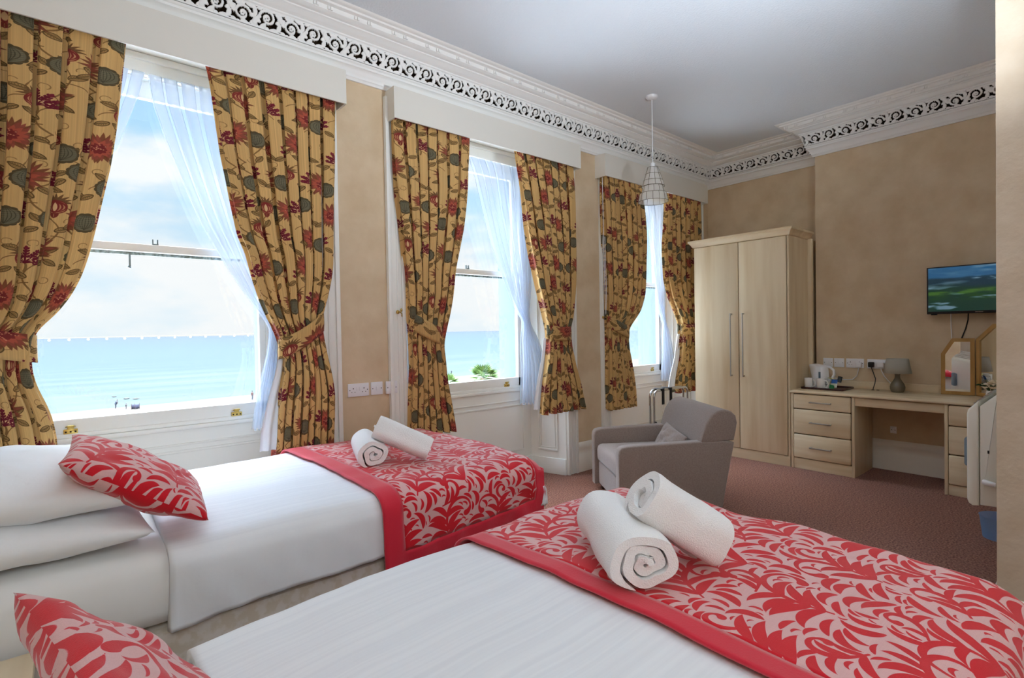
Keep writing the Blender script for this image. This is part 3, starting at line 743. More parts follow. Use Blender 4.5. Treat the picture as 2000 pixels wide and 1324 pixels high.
curtain('curtain', 'gold floral curtain in the corner, partly behind the tall wardrobe', 'curtain', C6L, C6R, 1.35, 8, FLORAL, group=G, seed=6, uvoff=.27, tie=1.28, lining=.09, band=((5.235, 1.30), (5.545, 1.32), .115))

NT = 'sheer net curtains'
def net(label, L, Rr, cloth, folds, seed, yz, zt=2.80):
    return curtain('net_curtain', label, 'net curtain', L, Rr, cloth, folds, NET, seed=seed, group=NT, depth=.035, yz=yz, ztop=zt)
yq = lambda z, s: 3.575 - .07*max(0, min(1, (2.0 - z)/.8))
net('white sheer net drawn left, half behind the leftmost floral curtain', [(-.26, 2.80), (-.26, 2.3), (-.27, 1.6), (-.27, 1.3), (-.27, .74)], [(.37, 2.80), (.338, 2.662), (.23, 2.337), (.08, 1.95), (-.12, 1.5), (-.20, 1.34), (-.18, 1.1), (-.14, .74)], 1.0, 9, 21, yq)
net('white sheer net swept right across the big left window', [(.385, 2.80), (.401, 2.653), (.473, 2.408), (.558, 2.167), (.632, 1.979), (.723, 1.795), (.812, 1.632), (.905, 1.485), (.985, 1.36), (.965, 1.22), (.89, .93), (.862, .735)], [(1.09, 2.80), (1.08, 1.6), (1.06, 1.36), (1.03, 1.2), (1.05, .95), (1.07, .735)], 1.0, 9, 22, yq)
net('white sheer net sliver beside the left curtain of the middle window', [(1.95, 2.78), (1.95, 1.5), (1.95, .74)], [(2.57, 2.78), (2.40, 2.35), (2.2, 1.9), (2.02, 1.4), (2.05, .74)], .9, 8, 23, yq, 2.78)
net('white sheer net tied back at the right of the middle window', [(2.594, 2.78), (2.651, 2.661), (2.741, 2.33), (2.825, 2.089), (2.938, 1.809), (3.051, 1.554), (3.165, 1.40), (3.155, 1.36), (3.135, 1.213), (3.12, .9), (3.11, .66)], [(3.30, 2.78), (3.29, 2.2), (3.26, 1.7), (3.215, 1.40), (3.225, 1.36), (3.29, 1.232), (3.33, .915), (3.335, .655)], 1.0, 8, 24, lambda z, s: 3.56 - (.10*s + .02)*max(0, min(1, (1.5 - z)/.5)), 2.78)
net('white sheer net tied back in the corner window above the chrome rack', [(5.00, 2.78), (5.127, 2.339), (5.225, 1.809), (5.311, 1.489), (5.375, 1.369), (5.335, 1.27), (5.315, 1.0), (5.30, .70)], [(5.42, 2.78), (5.42, 1.9), (5.405, 1.465), (5.41, 1.369), (5.46, 1.27), (5.49, 1.0), (5.51, .70)], .8, 6, 25, lambda z, s: 3.56 - (.03*s + .02)*max(0, min(1, (1.5 - z)/.5)), 2.78)
for c, lab in zip(WC, ('left', 'middle', 'corner')):
    o = quick('net_wire', PLASTW, lambda bm: tube(bm, [(c - .705, 3.578, 2.775), (c + .705, 3.578, 2.775)], .004, 8))
    tag(o, 'thin white wire carrying the sheer nets of the %s window' % lab, 'curtain wire', 'net wires')
for x, z, lab in ((1.745, 1.46, 'brass tieback hook left of the middle window'), (3.925, 1.43, 'brass tieback hook left of the corner window')):
    o = quick('tieback_hook', BRASS, lambda bm: (lathe(bm, [(.014, 0), (.012, .006), (.006, .010)], 0, 0, 16, M=Matrix.Translation((x, 3.264, z)) @ Matrix.Rotation(PI/2, 4, 'X')),
              tube(bm, [(x, 3.262, z), (x, 3.235, z + .002), (x + .004, 3.215, z - .012), (x + .008, 3.222, z - .03), (x + .012, 3.232, z - .02)], .004, 8), lathe(bm, [(.004, -.012), (.009, 0), (.004, .012)], x, 3.214, 12, M=Matrix.Translation((0, 0, z + .012)))))
    tag(o, lab, 'hook', 'tieback hooks')
o = quick('draw_cord', PLASTW, lambda bm: tube(bm, [(3.915, 3.24, 2.76), (3.922, 3.24, 2.2), (3.930, 3.24, 1.62), (3.938, 3.24, 1.46), (3.948, 3.236, 1.62), (3.940, 3.24, 2.2)], .003, 6))
tag(o, 'thin white draw cord hanging at the left of the corner window', 'cord')
# ------------------------------------------------------------------ beds
def fold_profile(lo, y0, y1, zt, r, z_lo, z_hi, crown=.012, n_top=40):
    """cross-section over a bed: hem at y0 side (z_lo) - rounded shoulder - top - shoulder - hem at y1 side (z_hi); returns [(y,z,s)]"""
    pts = []
    for t in np.linspace(z_lo, zt - r, 14): pts.append((y0 - .012*math.sin((t - z_lo)/max(zt - r - z_lo, .01)*PI*.5) , t))
    for a in np.linspace(0, PI/2, 9)[1:]: pts.append((y0 - .012 + r - r*math.cos(a) + .012*a/(PI/2), zt - r + r*math.sin(a)))
    for t in np.linspace(0, 1, n_top)[1:-1]: pts.append((y0 + r + (y1 - y0 - 2*r)*t, zt + crown*math.sin(PI*t)))
    for a in np.linspace(PI/2, 0, 9): pts.append((y1 - r + r*math.cos(a), zt - r + r*math.sin(a)))
    for t in np.linspace(zt - r, z_hi, 10)[1:]: pts.append((y1, t))
    out, s = [], 0
    for k, p in enumerate(pts):
        if k: s += math.dist(p, pts[k-1])
        out.append((p[0], p[1], s))
    return out
def drape(name, m, parent, xs_fn, y0, y1, zt, r, z_lo, z_hi, off=0.0, foot=None, wr=.004, seed=0, mats=None, border=None, thick=.012, skew=0.0, dip=None, hang=None, ripple=0, foot_wave=0.0, fine=1.0, piece='all'):
    """cloth over a bed. xs_fn=(x0,x1). foot=(xf, rf, hem_z) rolls over the foot end."""
    prof = fold_profile(0, y0, y1, zt, r, z_lo, z_hi)
    x0, x1 = xs_fn; cols = []
    xe = x1 if foot is None else foot[0] - foot[1]
    nx = max(8, int((xe - x0)/.018*fine))
    s = 0
    for t in np.linspace(x0, xe, nx): cols.append((t, 0.0, t - x0))
    if foot:
        xf, rf, hz = foot; s = cols[-1][2]
        for a in np.linspace(0, PI/2, 10)[1:]: cols.append((xe + rf*math.sin(a), -rf + rf*math.cos(a), s + rf*a))
        s += rf*PI/2
        for t in np.linspace(0, (zt - rf) - hz, 14)[1:]: cols.append((xf + .012*math.sin(t*6), -rf - t, s + t))
    P, UV = [], []
    for x, dzx, sx in cols:
        row, uvr = [], []
        for y, z, sy in prof:
            d1 = z - zt
            v = Vector((x*3.1 + seed, y*3.1, z*3.1)); w = mnoise.noise(v)*wr + mnoise.noise(v*2.7)*wr*.6
            w += ripple*mnoise.noise(Vector((x*1.2 + seed, y*26, seed)))
            if d1 < -.06 or dzx < -.06: dd = -(abs(min(d1, 0))**4 + abs(dzx)**4)**.25
            else: dd = d1 + dzx
            side = max(0, min(1, -d1/.25))
            yy = y + (-1 if y < (y0 + y1)/2 else 1)*(off + side*(.012*mnoise.noise(Vector((x*5 + seed, 1, 0))) + .010*mnoise.noise(Vector((x*14 + seed, 3, z*4))))*(1 if side > 0 else 0))*min(1, side*3 + (1 if off else 0)*min(1, side*4))
            zz = zt + dd + w*(1 - side) + off*(1 - side)
            if dip: zz += dip(x, y)*(1 - side)
            yy += (-1 if y < (y0 + y1)/2 else 1)*side*wr*1.6*(1 - abs(mnoise.noise(Vector((x*4.2 + z*3.0 + seed, z*2.2, 5))))*2.2)
            if hang and side > .3: zz += hang(x, y)*(side - .3)/.7
            xx = x + skew*(sy - prof[len(prof)//2][2])*(1 - max(0, min(1, (x - x0)/max(xe - x0, .01)))) + foot_wave*mnoise.noise(Vector((y*4, seed, 0)))*max(0, min(1, (x - xe + .1)/.1)) + (off if dzx < -.02 else 0)
            row.append((xx, yy, zz)); uvr.append((sx, sy))
        P.append(row); UV.append(uvr)
    ni, nj = len(P), len(P[0]); Smax = UV[0][-1][1]; Xmax = UV[-1][0][0]
    def isb(i, j):
        sx, sy = UV[i][j]; return sx < border or sx > Xmax - border - .012 or sy < border or sy > Smax - border - .012
    objs = []
    for want, nm, mm in ((False, name, m),) + (((True, 'border', RBORD),) if border else ()):
        bm = bmesh.new(); uvl = bm.loops.layers.uv.verify(); V = {}
        def vv(a, b):
            if (a, b) not in V: V[(a, b)] = bm.verts.new(P[a][b])
            return V[(a, b)]
        for i in range(ni - 1):
            for j in range(nj - 1):
                if border and isb(i, j) != want: continue
                q = ((i, j), (i + 1, j), (i + 1, j + 1), (i, j + 1)); f = bm.faces.new([vv(a, b) for a, b in q])
                for l, (a, b) in zip(f.loops, q): l[uvl].uv = UV[a][b]
        o = finish(bm, nm, mm, parent, angle=180); solid(o, thick, -1); objs.append(o)
    return objs
HEAD = -.58
def bed(y0, y1, foot, ztop, label):
    b = thing('bed', label, 'bed', ((HEAD + foot)/2, (y0 + y1)/2, 0))
    boxpart('divan_base', BASEF, b, (HEAD, foot - .02, y0 + .02, y1 - .02, .05, .375), .02)
    boxpart('mattress', MATTR, b, (HEAD, foot, y0 + .005, y1 - .005, .385, ztop), .06, angle=60)
    for sx in (HEAD + .1, foot - .12):
        for sy in (y0 + .12, y1 - .12): quick('castor', BLACK, lambda bm: lathe(bm, [(.025, 0), (.028, .02), (.02, .05)], sx, sy, 16), b)
    return b
bed(1.985, 3.10, 1.79, .630, 'far single bed under the windows, white bedding and pale patterned divan base')
bed(.215, 1.44, 1.81, .570, 'near bed in the foreground, white bedding filling the bottom of the view')

dv = thing('duvet', 'white striped duvet on the far bed, its corner hanging down beside the pillows', 'duvet', (1.0, 2.5, .63))
def hang1(x, y): return .025*max(0, x - .3) + -.02*math.exp(-((x - .27)/.10)**2) + .02*mnoise.noise(Vector((x*3, 0, 2)))
drape('cover', SHEET, dv, (.232, 1.8), 1.965, 3.12, .655, .075, .400, .42, foot=(1.835, .08, .42), wr=.009, seed=3, thick=.03, hang=hang1, ripple=.0025)
dv2 = thing('duvet', 'white striped duvet across the near bed in the foreground', 'duvet', (1.0, .8, .61))
drape('cover', SHEET, dv2, (.20, 1.8), .175, 1.465, .628, .085, .32, .38, foot=(1.835, .08, .40), wr=.008, seed=8, thick=.03, ripple=.002, dip=lambda x, y: -.035*max(0, 1 - (x - .2)/.5)**1.5)
rn = thing('bed_runner', 'red and pink leaf-scroll runner across the foot of the far bed', 'bed runner', (1.35, 2.5, .66), 'red scroll bed runners')
drape('runner_panel', DAMASK, rn, (.93, 1.80), 1.960, 3.125, .660, .075, .335, .50, off=.016, foot=(1.825, .055, .600), wr=.009, seed=3, border=.075, thick=.008, skew=-.03, hang=lambda x, y: .055*(x - .93)/.85)
rn2 = thing('bed_runner', 'red and pink leaf-scroll runner over the foot of the near bed', 'bed runner', (1.4, .8, .64), 'red scroll bed runners')
drape('runner_panel', DAMASK, rn2, (1.00, 1.80), .170, 1.470, .633, .085, .30, .46, off=.016, foot=(1.86, .06, .555), wr=.010, seed=8, border=.07, thick=.008, skew=-.02, foot_wave=.06, fine=1.3)

# ------------------------------------------------------------------ pillows and cushions
def pillow(name, m, label, cat, C, U, Vv, a, b, th, seed=0, group=None, uv=1.0, pinch=.10, edge=.0, wr=.01, asym=.5, uvo=(0, 0)):
    U, Vv = Vector(U).normalized(), Vector(Vv); Vv = (Vv - U*Vv.dot(U)).normalized(); Nn = U.cross(Vv); C = Vector(C)
    n = 44; bm = bmesh.new(); uvl = bm.loops.layers.uv.verify()
    def P(u, v, s):
        k = max(0, (1 - u*u))**.42*max(0, (1 - v*v))**.42
        pu = u*a*(1 - pinch*(1 - v*v)*u*u*.5 ) ; pv = v*b*(1 - pinch*(1 - u*u)*v*v*.5)
        w = mnoise.noise(Vector((u*2.3 + seed, v*2.3, s*3)))*wr*2 + mnoise.noise(Vector((u*6 + seed, v*6, s)))*wr*.6
        h = s*(th*(asym if s < 0 else 1 - asym)*2*k/2*1.0 + w*k)
        return C + U*pu + Vv*pv + Nn*h
    for s in (1, -1):
        V = [[bm.verts.new(P(-1 + 2*i/n, -1 + 2*j/n, s)) for j in range(n + 1)] for i in range(n + 1)]
        for i in range(n):
            for j in range(n):
                q = [(i, j), (i+1, j), (i+1, j+1), (i, j+1)]
                if s < 0: q = q[::-1]
                f = bm.faces.new([V[x][y] for x, y in q])
                for l, (x, y) in zip(f.loops, q): l[uvl].uv = (x/n*2*a + uvo[0], y/n*2*b + uvo[1] + (0 if s > 0 else .31))
    bmesh.ops.remove_doubles(bm, verts=bm.verts, dist=.0004)
    o = finish(bm, name, m, angle=180); tag(o, label, cat, group); return o
# far bed: two white pillows stacked, cushion leaning on them
pillow('pillow', COTTON, 'lower white pillow of the stack on the far bed', 'pillow', (-.18, 2.40, .715), (0, 1, 0), (-1, 0, .04), .40, .38, .175, 1, wr=.008, asym=.5)
pillow('pillow', COTTON, 'upper white pillow of the stack on the far bed, under the red cushion', 'pillow', (-.17, 2.44, .842), (0.04, 1, 0), (-1, 0.03, .08), .42, .38, .185, 2, wr=.010, asym=.5)
pillow('cushion', DAMASK, 'red and pink leaf-scroll cushion leaning on the pillows of the far bed', 'cushion', (.1735, 2.166, .850), (.354, -.017, -.237), (.033, .392, .021), .222, .205, .14, 3, 'red scroll cushions', wr=.008)
# near bed
pillow('pillow', COTTON, 'white pillow at the bottom left corner under the near red cushion', 'pillow', (-.28, .80, .665), (0, 1, 0), (-1, 0, .05), .38, .28, .18, 4, wr=.008)
pillow('cushion', DAMASK, 'red and pink leaf-scroll cushion at the bottom left, closest to the viewer', 'cushion', (.088, 1.014, .735), (.087, -.40, -.002), (.262, -.06, -.325), .215, .205, .125, 7, 'red scroll cushions', wr=.008, uvo=(.2, .1))

# bedside table between the beds
bt = thing('bedside_table', 'pale wood bedside table in the gap between the two beds', 'bedside table', (-.33, 1.71, 0))
boxpart('body', WOODV, bt, (-.56, -.10, 1.50, 1.93, .0, .44), .004)
boxpart('top', WOODH, bt, (-.57, -.085, 1.485, 1.945, .44, .465), .006)

# ------------------------------------------------------------------ rolled towels
def towel(label, p0, p1, r, turns, seed, squash=.90, group='rolled white towels', start=2.2, label_tag=False, fall=0.0):
    p0, p1 = Vector(p0), Vector(p1); ax = (p1 - p0).normalized(); L = (p1 - p0).length
    up = Vector((0, 0, 1)); up = (up - ax*up.dot(ax)).normalized(); sd = ax.cross(up)
    t = .8*r/turns; n = int(turns*44)
    bm = bmesh.new(); R = random.Random(seed); o1, o2 = R.uniform(0, 6), R.uniform(0, 6)
    outer, inner, th_ = [], [], []
    for k in range(n + 1):
        f = k/n; th = -PI/2 - .35 - turns*2*PI + f*turns*2*PI; rr = r*.16 + (r*.84)*f - t*.5
        wv = (1 - f)*.15 + .02
        rr *= 1 + wv*math.sin(3*th + o1) + wv*.6*math.sin(5*th + o2)
        h = t*.42*(1 if k < n - 5 else (n - k)/5 + .05)
        outer.append((rr + h, th)); inner.append((max(rr - h, .002), th)); th_.append(f)
    ms = 14; rings = []
    for m_ in range(ms + 1):
        g = m_/ms; e = math.sin(PI*g)
        ring = []
        for prof in (outer, inner[::-1]):
            for idx, (rr, th) in enumerate(prof):
                f = th_[idx] if prof is outer else th_[::-1][idx]
                endr = min(g, 1 - g)*L; sc = 1 - .05*max(0, 1 - endr/.03)**2*(f)
                y = rr*math.cos(th)*sc*1.06; z = rr*math.sin(th)*sc*squash
                bulge = .012*(1 - f)*math.cos(th*.5 + o2)*(1 if g > .5 else -1)*abs(2*g - 1)**6
                w = mnoise.noise(Vector((g*4 + seed, th*.8, f*3)))*r*.06*f
                z = max(z + w, -r*squash*.90)
                bend = fall*e
                ring.append(bm.verts.new(p0 + ax*(g*L + bulge) + sd*(y + w) + up*(z + bend)))
        rings.append(ring)
    M_ = len(rings[0])
    for A, B in zip(rings, rings[1:]):
        for k in range(M_): bm.faces.new((A[k], A[(k+1) % M_], B[(k+1) % M_], B[k]))
    half = M_//2
    for ring in (rings[0], rings[-1]):
        for k in range(half - 1):
            q = (ring[k], ring[k+1], ring[M_ - 2 - k], ring[M_ - 1 - k])
            bm.faces.new(q if ring is rings[-1] else q[::-1])
    bmesh.ops.recalc_face_normals(bm, faces=bm.faces)
    o = finish(bm, 'towel', TOWEL, angle=70); tag(o, label, 'towel', group)
    if label_tag:
        fl = quick('care_label', mat('label_tape', srgb(200, 200, 198), .7, noise=(srgb(70, 70, 74), (60, 200, 200), .5, .6, 2)), lambda bm: box(bm, -.0008, .0008, -.012, .012, -.006, .006, M=Matrix.Translation(p0 - ax*.003 + sd*.004 + up*.012) @ Matrix.Rotation(math.atan2(ax.y, ax.x), 4, 'Z')), o)
    return o
towel('rolled white towel with its open spiral end facing forward, on the near bed', (1.085, .775, .734), (1.30, 1.08, .736), .102, 2.7, 3, label_tag=True, squash=.86)
towel('rolled white towel leaning across the other on the near bed', (1.190, .862, .862), (1.352, .742, .722), .100, 2.5, 5, squash=.90)
towel('rolled white towel with its spiral end showing, on the far bed', (1.095, 2.31, .742), (1.215, 2.66, .742), .082, 2.5, 8, squash=.95)
towel('rolled white towel leaning across the other on the far bed', (1.135, 2.37, .858), (1.345, 2.235, .738), .080, 2.4, 9, squash=.95)

# ------------------------------------------------------------------ armchair (local x = facing, then turned)
ch = thing('armchair', 'taupe upholstered armchair beyond the foot of the beds', 'armchair', (3.419, 2.384, 0)); ch.rotation_euler = (0, 0, 2.531)
W2, D2 = .387, .374
MCH = Matrix.Translation(ch.location) @ Matrix.Rotation(2.531, 4, 'Z')
def cpart(name, m, fn, **kw):
    bm = bmesh.new(); fn(bm); bmesh.ops.transform(bm, matrix=MCH, verts=bm.verts); return finish(bm, name, m, ch, **kw)
ARM = [(D2, .045), (D2 + .002, .44), (D2 - .004, .470), (D2 - .022, .490), (D2 - .06, .499), (0, .508), (-.22, .514), (-D2 - .02, .515), (-D2 - .09, .50), (-D2 - .04, .25), (-D2, .045)]
for s in (1, -1):
    cpart('arm', TAUPE, lambda bm: prism(bm, ARM, 'y', *sorted((s*W2, s*(W2 - .085))), bev=.012, seg=3), angle=50)
cpart('seat_base', TAUPE, lambda bm: box(bm, -D2 + .02, D2 - .035, -W2 + .08, W2 - .08, .05, .235, bev=.012), angle=50)
cpart('seat_cushion', TAUPE, lambda bm: box(bm, -.20, D2 - .015, -W2 + .083, W2 - .083, .235, .385, bev=.045, seg=4), angle=60)
BACK = [(-.17, .30), (-.215, .50), (-.26, .64), (-.30, .70), (-.345, .728), (-.395, .735), (-.445, .722), (-.478, .69), (-.488, .64), (-.478, .58), (-.463, .515), (-.42, .30)]
def back(bm):
    prism(bm, [p for p in BACK if p[1] > .49], 'y', -W2 + .002, W2 - .002, bev=.014, seg=3); prism(bm, [(-.19, .25), (-.22, .50), (-.46, .50), (-.42, .25)], 'y', -W2 + .08, W2 - .08)
cpart('backrest', TAUPE, back, angle=50)
for sx in (-.30, .29):
    for sy in (-.31, .31): cpart('foot', DKWOOD, lambda bm: box(bm, sx - .025, sx + .025, sy - .025, sy + .025, 0, .05, bev=.004))
q = MCH @ Vector((-.11, .09, .455)); rz = Matrix.Rotation(2.531, 3, 'Z')
pillow('scatter_cushion', TAUPE, 'small taupe scatter cushion lying on the armchair seat', 'cushion', q, rz @ Vector((0, 1, -.12)), rz @ Vector((-.5, 0, 1)), .19, .11, .10, 12, wr=.008)

# luggage rack folded against the wall panel
lr = thing('luggage_rack', 'folded chrome luggage rack with black straps behind the armchair', 'luggage rack', (4.62, 3.02, 0))
for dy, x0 in ((0, 4.355), (.07, 4.39)):
    def u(bm):
        z, r = .700 - dy*.05, .06; pts = [(x0, 3.0 + dy, .0), (x0, 3.0 + dy, z - r)]
        pts += [(x0 + r - r*math.cos(a), 3.0 + dy, z - r + r*math.sin(a)) for a in np.linspace(0, PI/2, 8)[1:]]
        x1 = x0 + .60; pts += [(x1 - r + r*math.sin(a), 3.0 + dy, z - r + r*math.cos(a)) for a in np.linspace(0, PI/2, 8)]
        pts += [(x1, 3.0 + dy, 0)]; tube(bm, pts, .011, 12)
    quick('tube_frame', CHROME, u, lr)
for x in (4.490, 4.625): quick('strap', BLACKW, lambda bm: (box(bm, x - .022, x + .022, 2.984, 2.988, .56, .716, bev=.001), box(bm, x - .022, x + .022, 2.984, 3.09, .713, .717, bev=.001)), lr)
quick('pivot_bolt', BLACK, lambda bm: lathe(bm, [(.007, 0), (.007, .012)], 0, 0, 10, M=Matrix.Translation((4.355, 2.985, .40)) @ Matrix.Rotation(PI/2, 4, 'X')), lr)

# ------------------------------------------------------------------ wardrobe and dressing table
XF = 5.12
wd = thing('wardrobe', 'tall pale beech two-door wardrobe in the corner', 'wardrobe', (5.40, 2.53, 0))
quick('carcass', WOODV, lambda bm: (box(bm, XF + .004, 5.925, 2.042, 2.06, 0, 2.165), box(bm, XF + .004, 5.925, 2.985, 3.005, 0, 2.165), box(bm, 5.90, 5.925, 2.06, 2.985, 0, 2.165), box(bm, XF + .03, 5.9, 2.06, 2.985, 2.13, 2.165), box(bm, XF + .03, 5.9, 2.06, 2.985, .06, .10)), wd)
boxpart('plinth', WOODH, wd, (XF + .002, XF + .025, 2.042, 3.005, 0, .098), .002)
boxpart('filler_strip', WOODV, wd, (5.56, 5.60, 2.005, 2.042, .795, 2.165), .002)
CRN = [(0, 2.158), (.012, 2.165), (.020, 2.185), (.034, 2.205), (.044, 2.212), (.044, 2.232), (0, 2.232)]
def crown(bm):
    path = lambda p: [(5.9, 3.005 + p), (XF - p, 3.005 + p), (XF - p, 2.042 - p), (5.60, 2.042 - p)]
    cols = [[bm.verts.new((x, y, z)) for x, y in path(p)] for p, z in CRN]
    for A, B in zip(cols, cols[1:]):
        for k in range(3): bm.faces.new((A[k], A[k+1], B[k+1], B[k]))
    bm.faces.new(cols[-1]); 
quick('crown_moulding', WOODH, crown, wd)
def bar(bm, p0, p1, out, r=.006):
    p0, p1, out = Vector(p0), Vector(p1), Vector(out); d = (p1 - p0).normalized()
    tube(bm, [p0 + out, p1 + out], r, 10)
    for p in (p0 + d*.008, p1 - d*.008): tube(bm, [p, p + out], r*1.15, 10)
for (a, b), hy in (((2.517, 2.990), 2.587), ((2.060, 2.511), 2.463)):
    d = boxpart('door', WOODV, wd, (XF - .018, XF + .002, a, b, .104, 2.155), .008)
    quick('handle', STEEL, lambda bm: bar(bm, (XF - .018, hy, .822), (XF - .018, hy, 1.452), (-.030, 0, 0), .0065), d)
dt = thing('dressing_table', 'pale beech dressing table with drawer pedestals along the back wall', 'dressing table', (5.38, 1.28, 0))
boxpart('top', WOODH, dt, (XF - .022, XT - .012, .46, 2.038, .697, .722), .009, angle=60)
boxpart('upstand', WOODH, dt, (XT - .026, XT - .004, .46, 1.985, .722, .790), .004)
quick('side_panel', WOODV, lambda bm: box(bm, XF - .002, 5.60, 2.012, 2.034, 0, .697, bev=.002), dt)
for a in (1.517, .893, .44): boxpart('side_panel', WOODV, dt, (XF - .002, 5.60, a, a + .022, 0, .697), .002)
boxpart('apron', WOODH, dt, (XF + .004, XF + .022, .915, 1.517, .622, .690), .003)
for a, b, zs in ((1.545, 2.008, ((.557, .690), (.327, .551), (.103, .321))), (.466, .889, ((.536, .690), (.316, .530), (.086, .310)))):
    boxpart('plinth', WOODH, dt, (XF + .006, XF + .022, a - .006, b + .004, 0, zs[2][0] - .006), .002)
    quick('drawer_housing', GAP, lambda bm: box(bm, XF + .022, 5.59, a - .004, b + .003, .06, .695), dt)
    for z0, z1 in zs:
        d = boxpart('drawer', WOODH, dt, (XF - .012, XF + .020, a, b, z0, z1), .010, angle=60)
        c = (a + b)/2; hz = (z0 + z1)/2
        quick('handle', STEEL, lambda bm: bar(bm, (XF - .012, c - .088, hz), (XF - .012, c + .088, hz), (-.028, 0, 0), .006), d)
quick('cable_grommet', DKWOOD, lambda bm: [lathe(bm, [(.012, .722), (.012, .726), (.007, .727)], 5.56, y, 16) for y in (1.50, 1.462)], dt)

# ------------------------------------------------------------------ things on the dressing table
TZ = .722
tr = thing('tray', 'dark red-brown tray under the kettle and mugs', 'tray', (5.42, 1.835, TZ))
def trayf(bm):
    box(bm, 5.285, 5.575, 1.655, 2.008, TZ, TZ + .006, bev=.003)
quick('base', TRAYM, trayf, tr)
def rim(bm):
    pts = []
    for cx, cy, a0 in ((5.555, 1.99, 0), (5.305, 1.99, PI/2), (5.305, 1.675, PI), (5.555, 1.675, 1.5*PI)):
        pts += [(cx + .022*math.cos(a0 + t), cy + .022*math.sin(a0 + t)*.9, TZ + .012) for t in np.linspace(0, PI/2, 6)]
    tube(bm, pts, .006, 8, closed=True)
quick('rim', TRAYM, rim, tr)
KX, KY, KZ = 5.475, 1.905, TZ + .006
kt = thing('kettle', 'white plastic jug kettle on the tray', 'kettle', (KX, KY, KZ))
quick('power_base', PLASTW, lambda bm: lathe(bm, [(.078, KZ), (.080, KZ + .012), (.072, KZ + .018)], KX, KY, 36), kt)
def kbody(bm):
    n = 40; prof = [(.074, .018), (.076, .03), (.074, .10), (.069, .17), (.066, .195), (.058, .205), (.03, .212)]
    rings = []
    for r, z in prof:
        ring = []
        for k in range(n):
            a = 2*PI*k/n; sp = max(0, math.cos(a - PI*.5))**10*max(0, (z - .11)/.09)*.034*(1 if z < .206 else .4)
            ring.append(bm.verts.new((KX + (r + sp)*math.cos(a), KY + (r + sp)*math.sin(a), KZ + z + (.010*max(0, math.sin(a)) if z > .19 else 0))))
        rings.append(ring)
    for A, B in zip(rings, rings[1:]):
        for k in range(n): bm.faces.new((A[k], A[(k+1) % n], B[(k+1) % n], B[k]))
    bm.faces.new(rings[0][::-1]); bm.faces.new(rings[-1])
quick('jug', PLASTW, kbody, kt, angle=60)
quick('handle', PLASTW, lambda bm: tube(bm, [(KX, KY - .05, KZ + .195), (KX, KY - .085, KZ + .192), (KX, KY - .115, KZ + .165), (KX, KY - .118, KZ + .125), (KX, KY - .10, KZ + .085), (KX, KY - .072, KZ + .062)], [.013, .012, .0115, .0115, .011, .011], 12), kt, angle=80)
quick('water_gauge', mat('gauge_glass', srgb(92, 112, 128), .15), lambda bm: box(bm, KX - .0775, KX - .066, KY - .026, KY - .010, KZ + .06, KZ + .15, bev=.002, M=None), kt)
def mug(x, y, label, ha):
    m = thing('mug', label, 'mug', (x, y, TZ + .006), 'white mugs on the tray'); z = TZ + .006
    quick('cup', CERAM, lambda bm: lathe(bm, [(.031, z), (.034, z + .004), (.035, z + .09), (.0338, z + .094), (.0315, z + .09), (.031, z + .010), (.002, z + .009)], x, y, 36), m, angle=60)
    d = Vector((math.cos(ha), math.sin(ha), 0)); c = Vector((x, y, z))
    quick('handle', CERAM, lambda bm: tube(bm, [c + d*.032 + Vector((0, 0, .078)), c + d*.056 + Vector((0, 0, .076)), c + d*.068 + Vector((0, 0, .052)), c + d*.058 + Vector((0, 0, .024)), c + d*.033 + Vector((0, 0, .016))], .0055, 10), m, angle=80)
mug(5.335, 1.957, 'white mug on the tray beside the wardrobe, left of its twin', -1.75)
mug(5.335, 1.852, 'white mug on the tray, right one in front of the kettle', -1.75)
def sachet(label, col, C, rot, dims, col2=None, group=None):
    o = bpy.data.objects
    m = mat('sachet_' + label.split()[0], col, .4)
    M = Matrix.Translation(C) @ Matrix.Rotation(rot[2], 4, 'Z') @ Matrix.Rotation(rot[1], 4, 'Y') @ Matrix.Rotation(rot[0], 4, 'X')
    w, h, t = dims
    def f(bm):
        n = 8; V = []
        for s in (1, -1):
            g = [[bm.verts.new(M @ Vector((w*(i/n - .5), h*(j/n - .5), s*t*.5*(max(0, 1 - (2*i/n - 1)**2)*max(0, 1 - (2*j/n - 1)**2))**.4 + s*.0004))) for j in range(n + 1)] for i in range(n + 1)]
            V.append(g)
            for i in range(n):
                for j in range(n):
                    q = (g[i][j], g[i+1][j], g[i+1][j+1], g[i][j+1]); fc = bm.faces.new(q if s > 0 else q[::-1]); fc.material_index = 1 if (col2 and j < n//2) else 0
        bmesh.ops.remove_doubles(bm, verts=bm.verts, dist=.0009)
    mats = [m] + ([mat('sachet_second_' + label.split()[0], col2, .4)] if col2 else [])
    ob = quick('sachet', m, f, mats=mats, angle=80); tag(ob, label, 'sachet', group or 'drink sachets on the tray')
SX, SY = 5.40, 1.765; Z0 = TZ + .012
sachet('blue and cream drink sachet standing in the pile on the tray', srgb(34, 92, 168), (SX - .03, SY - .012, Z0 + .045), (1.25, 0, -PI/2 - .1), (.052, .075, .010), srgb(214, 218, 196))
sachet('yellow sachet on top of the pile on the tray', srgb(226, 222, 150), (SX + .02, SY + .03, Z0 + .085), (.35, .1, .5), (.085, .05, .010))
sachet('black sachet at the right top of the pile on the tray', srgb(22, 24, 22), (SX + .01, SY - .045, Z0 + .082), (1.1, .2, -1.3), (.035, .06, .008))
sachet('green sachet lying at the front of the pile on the tray', srgb(32, 122, 66), (SX - .055, SY + .0, Z0 + .016), (.9, .2, -1.2), (.04, .045, .008))
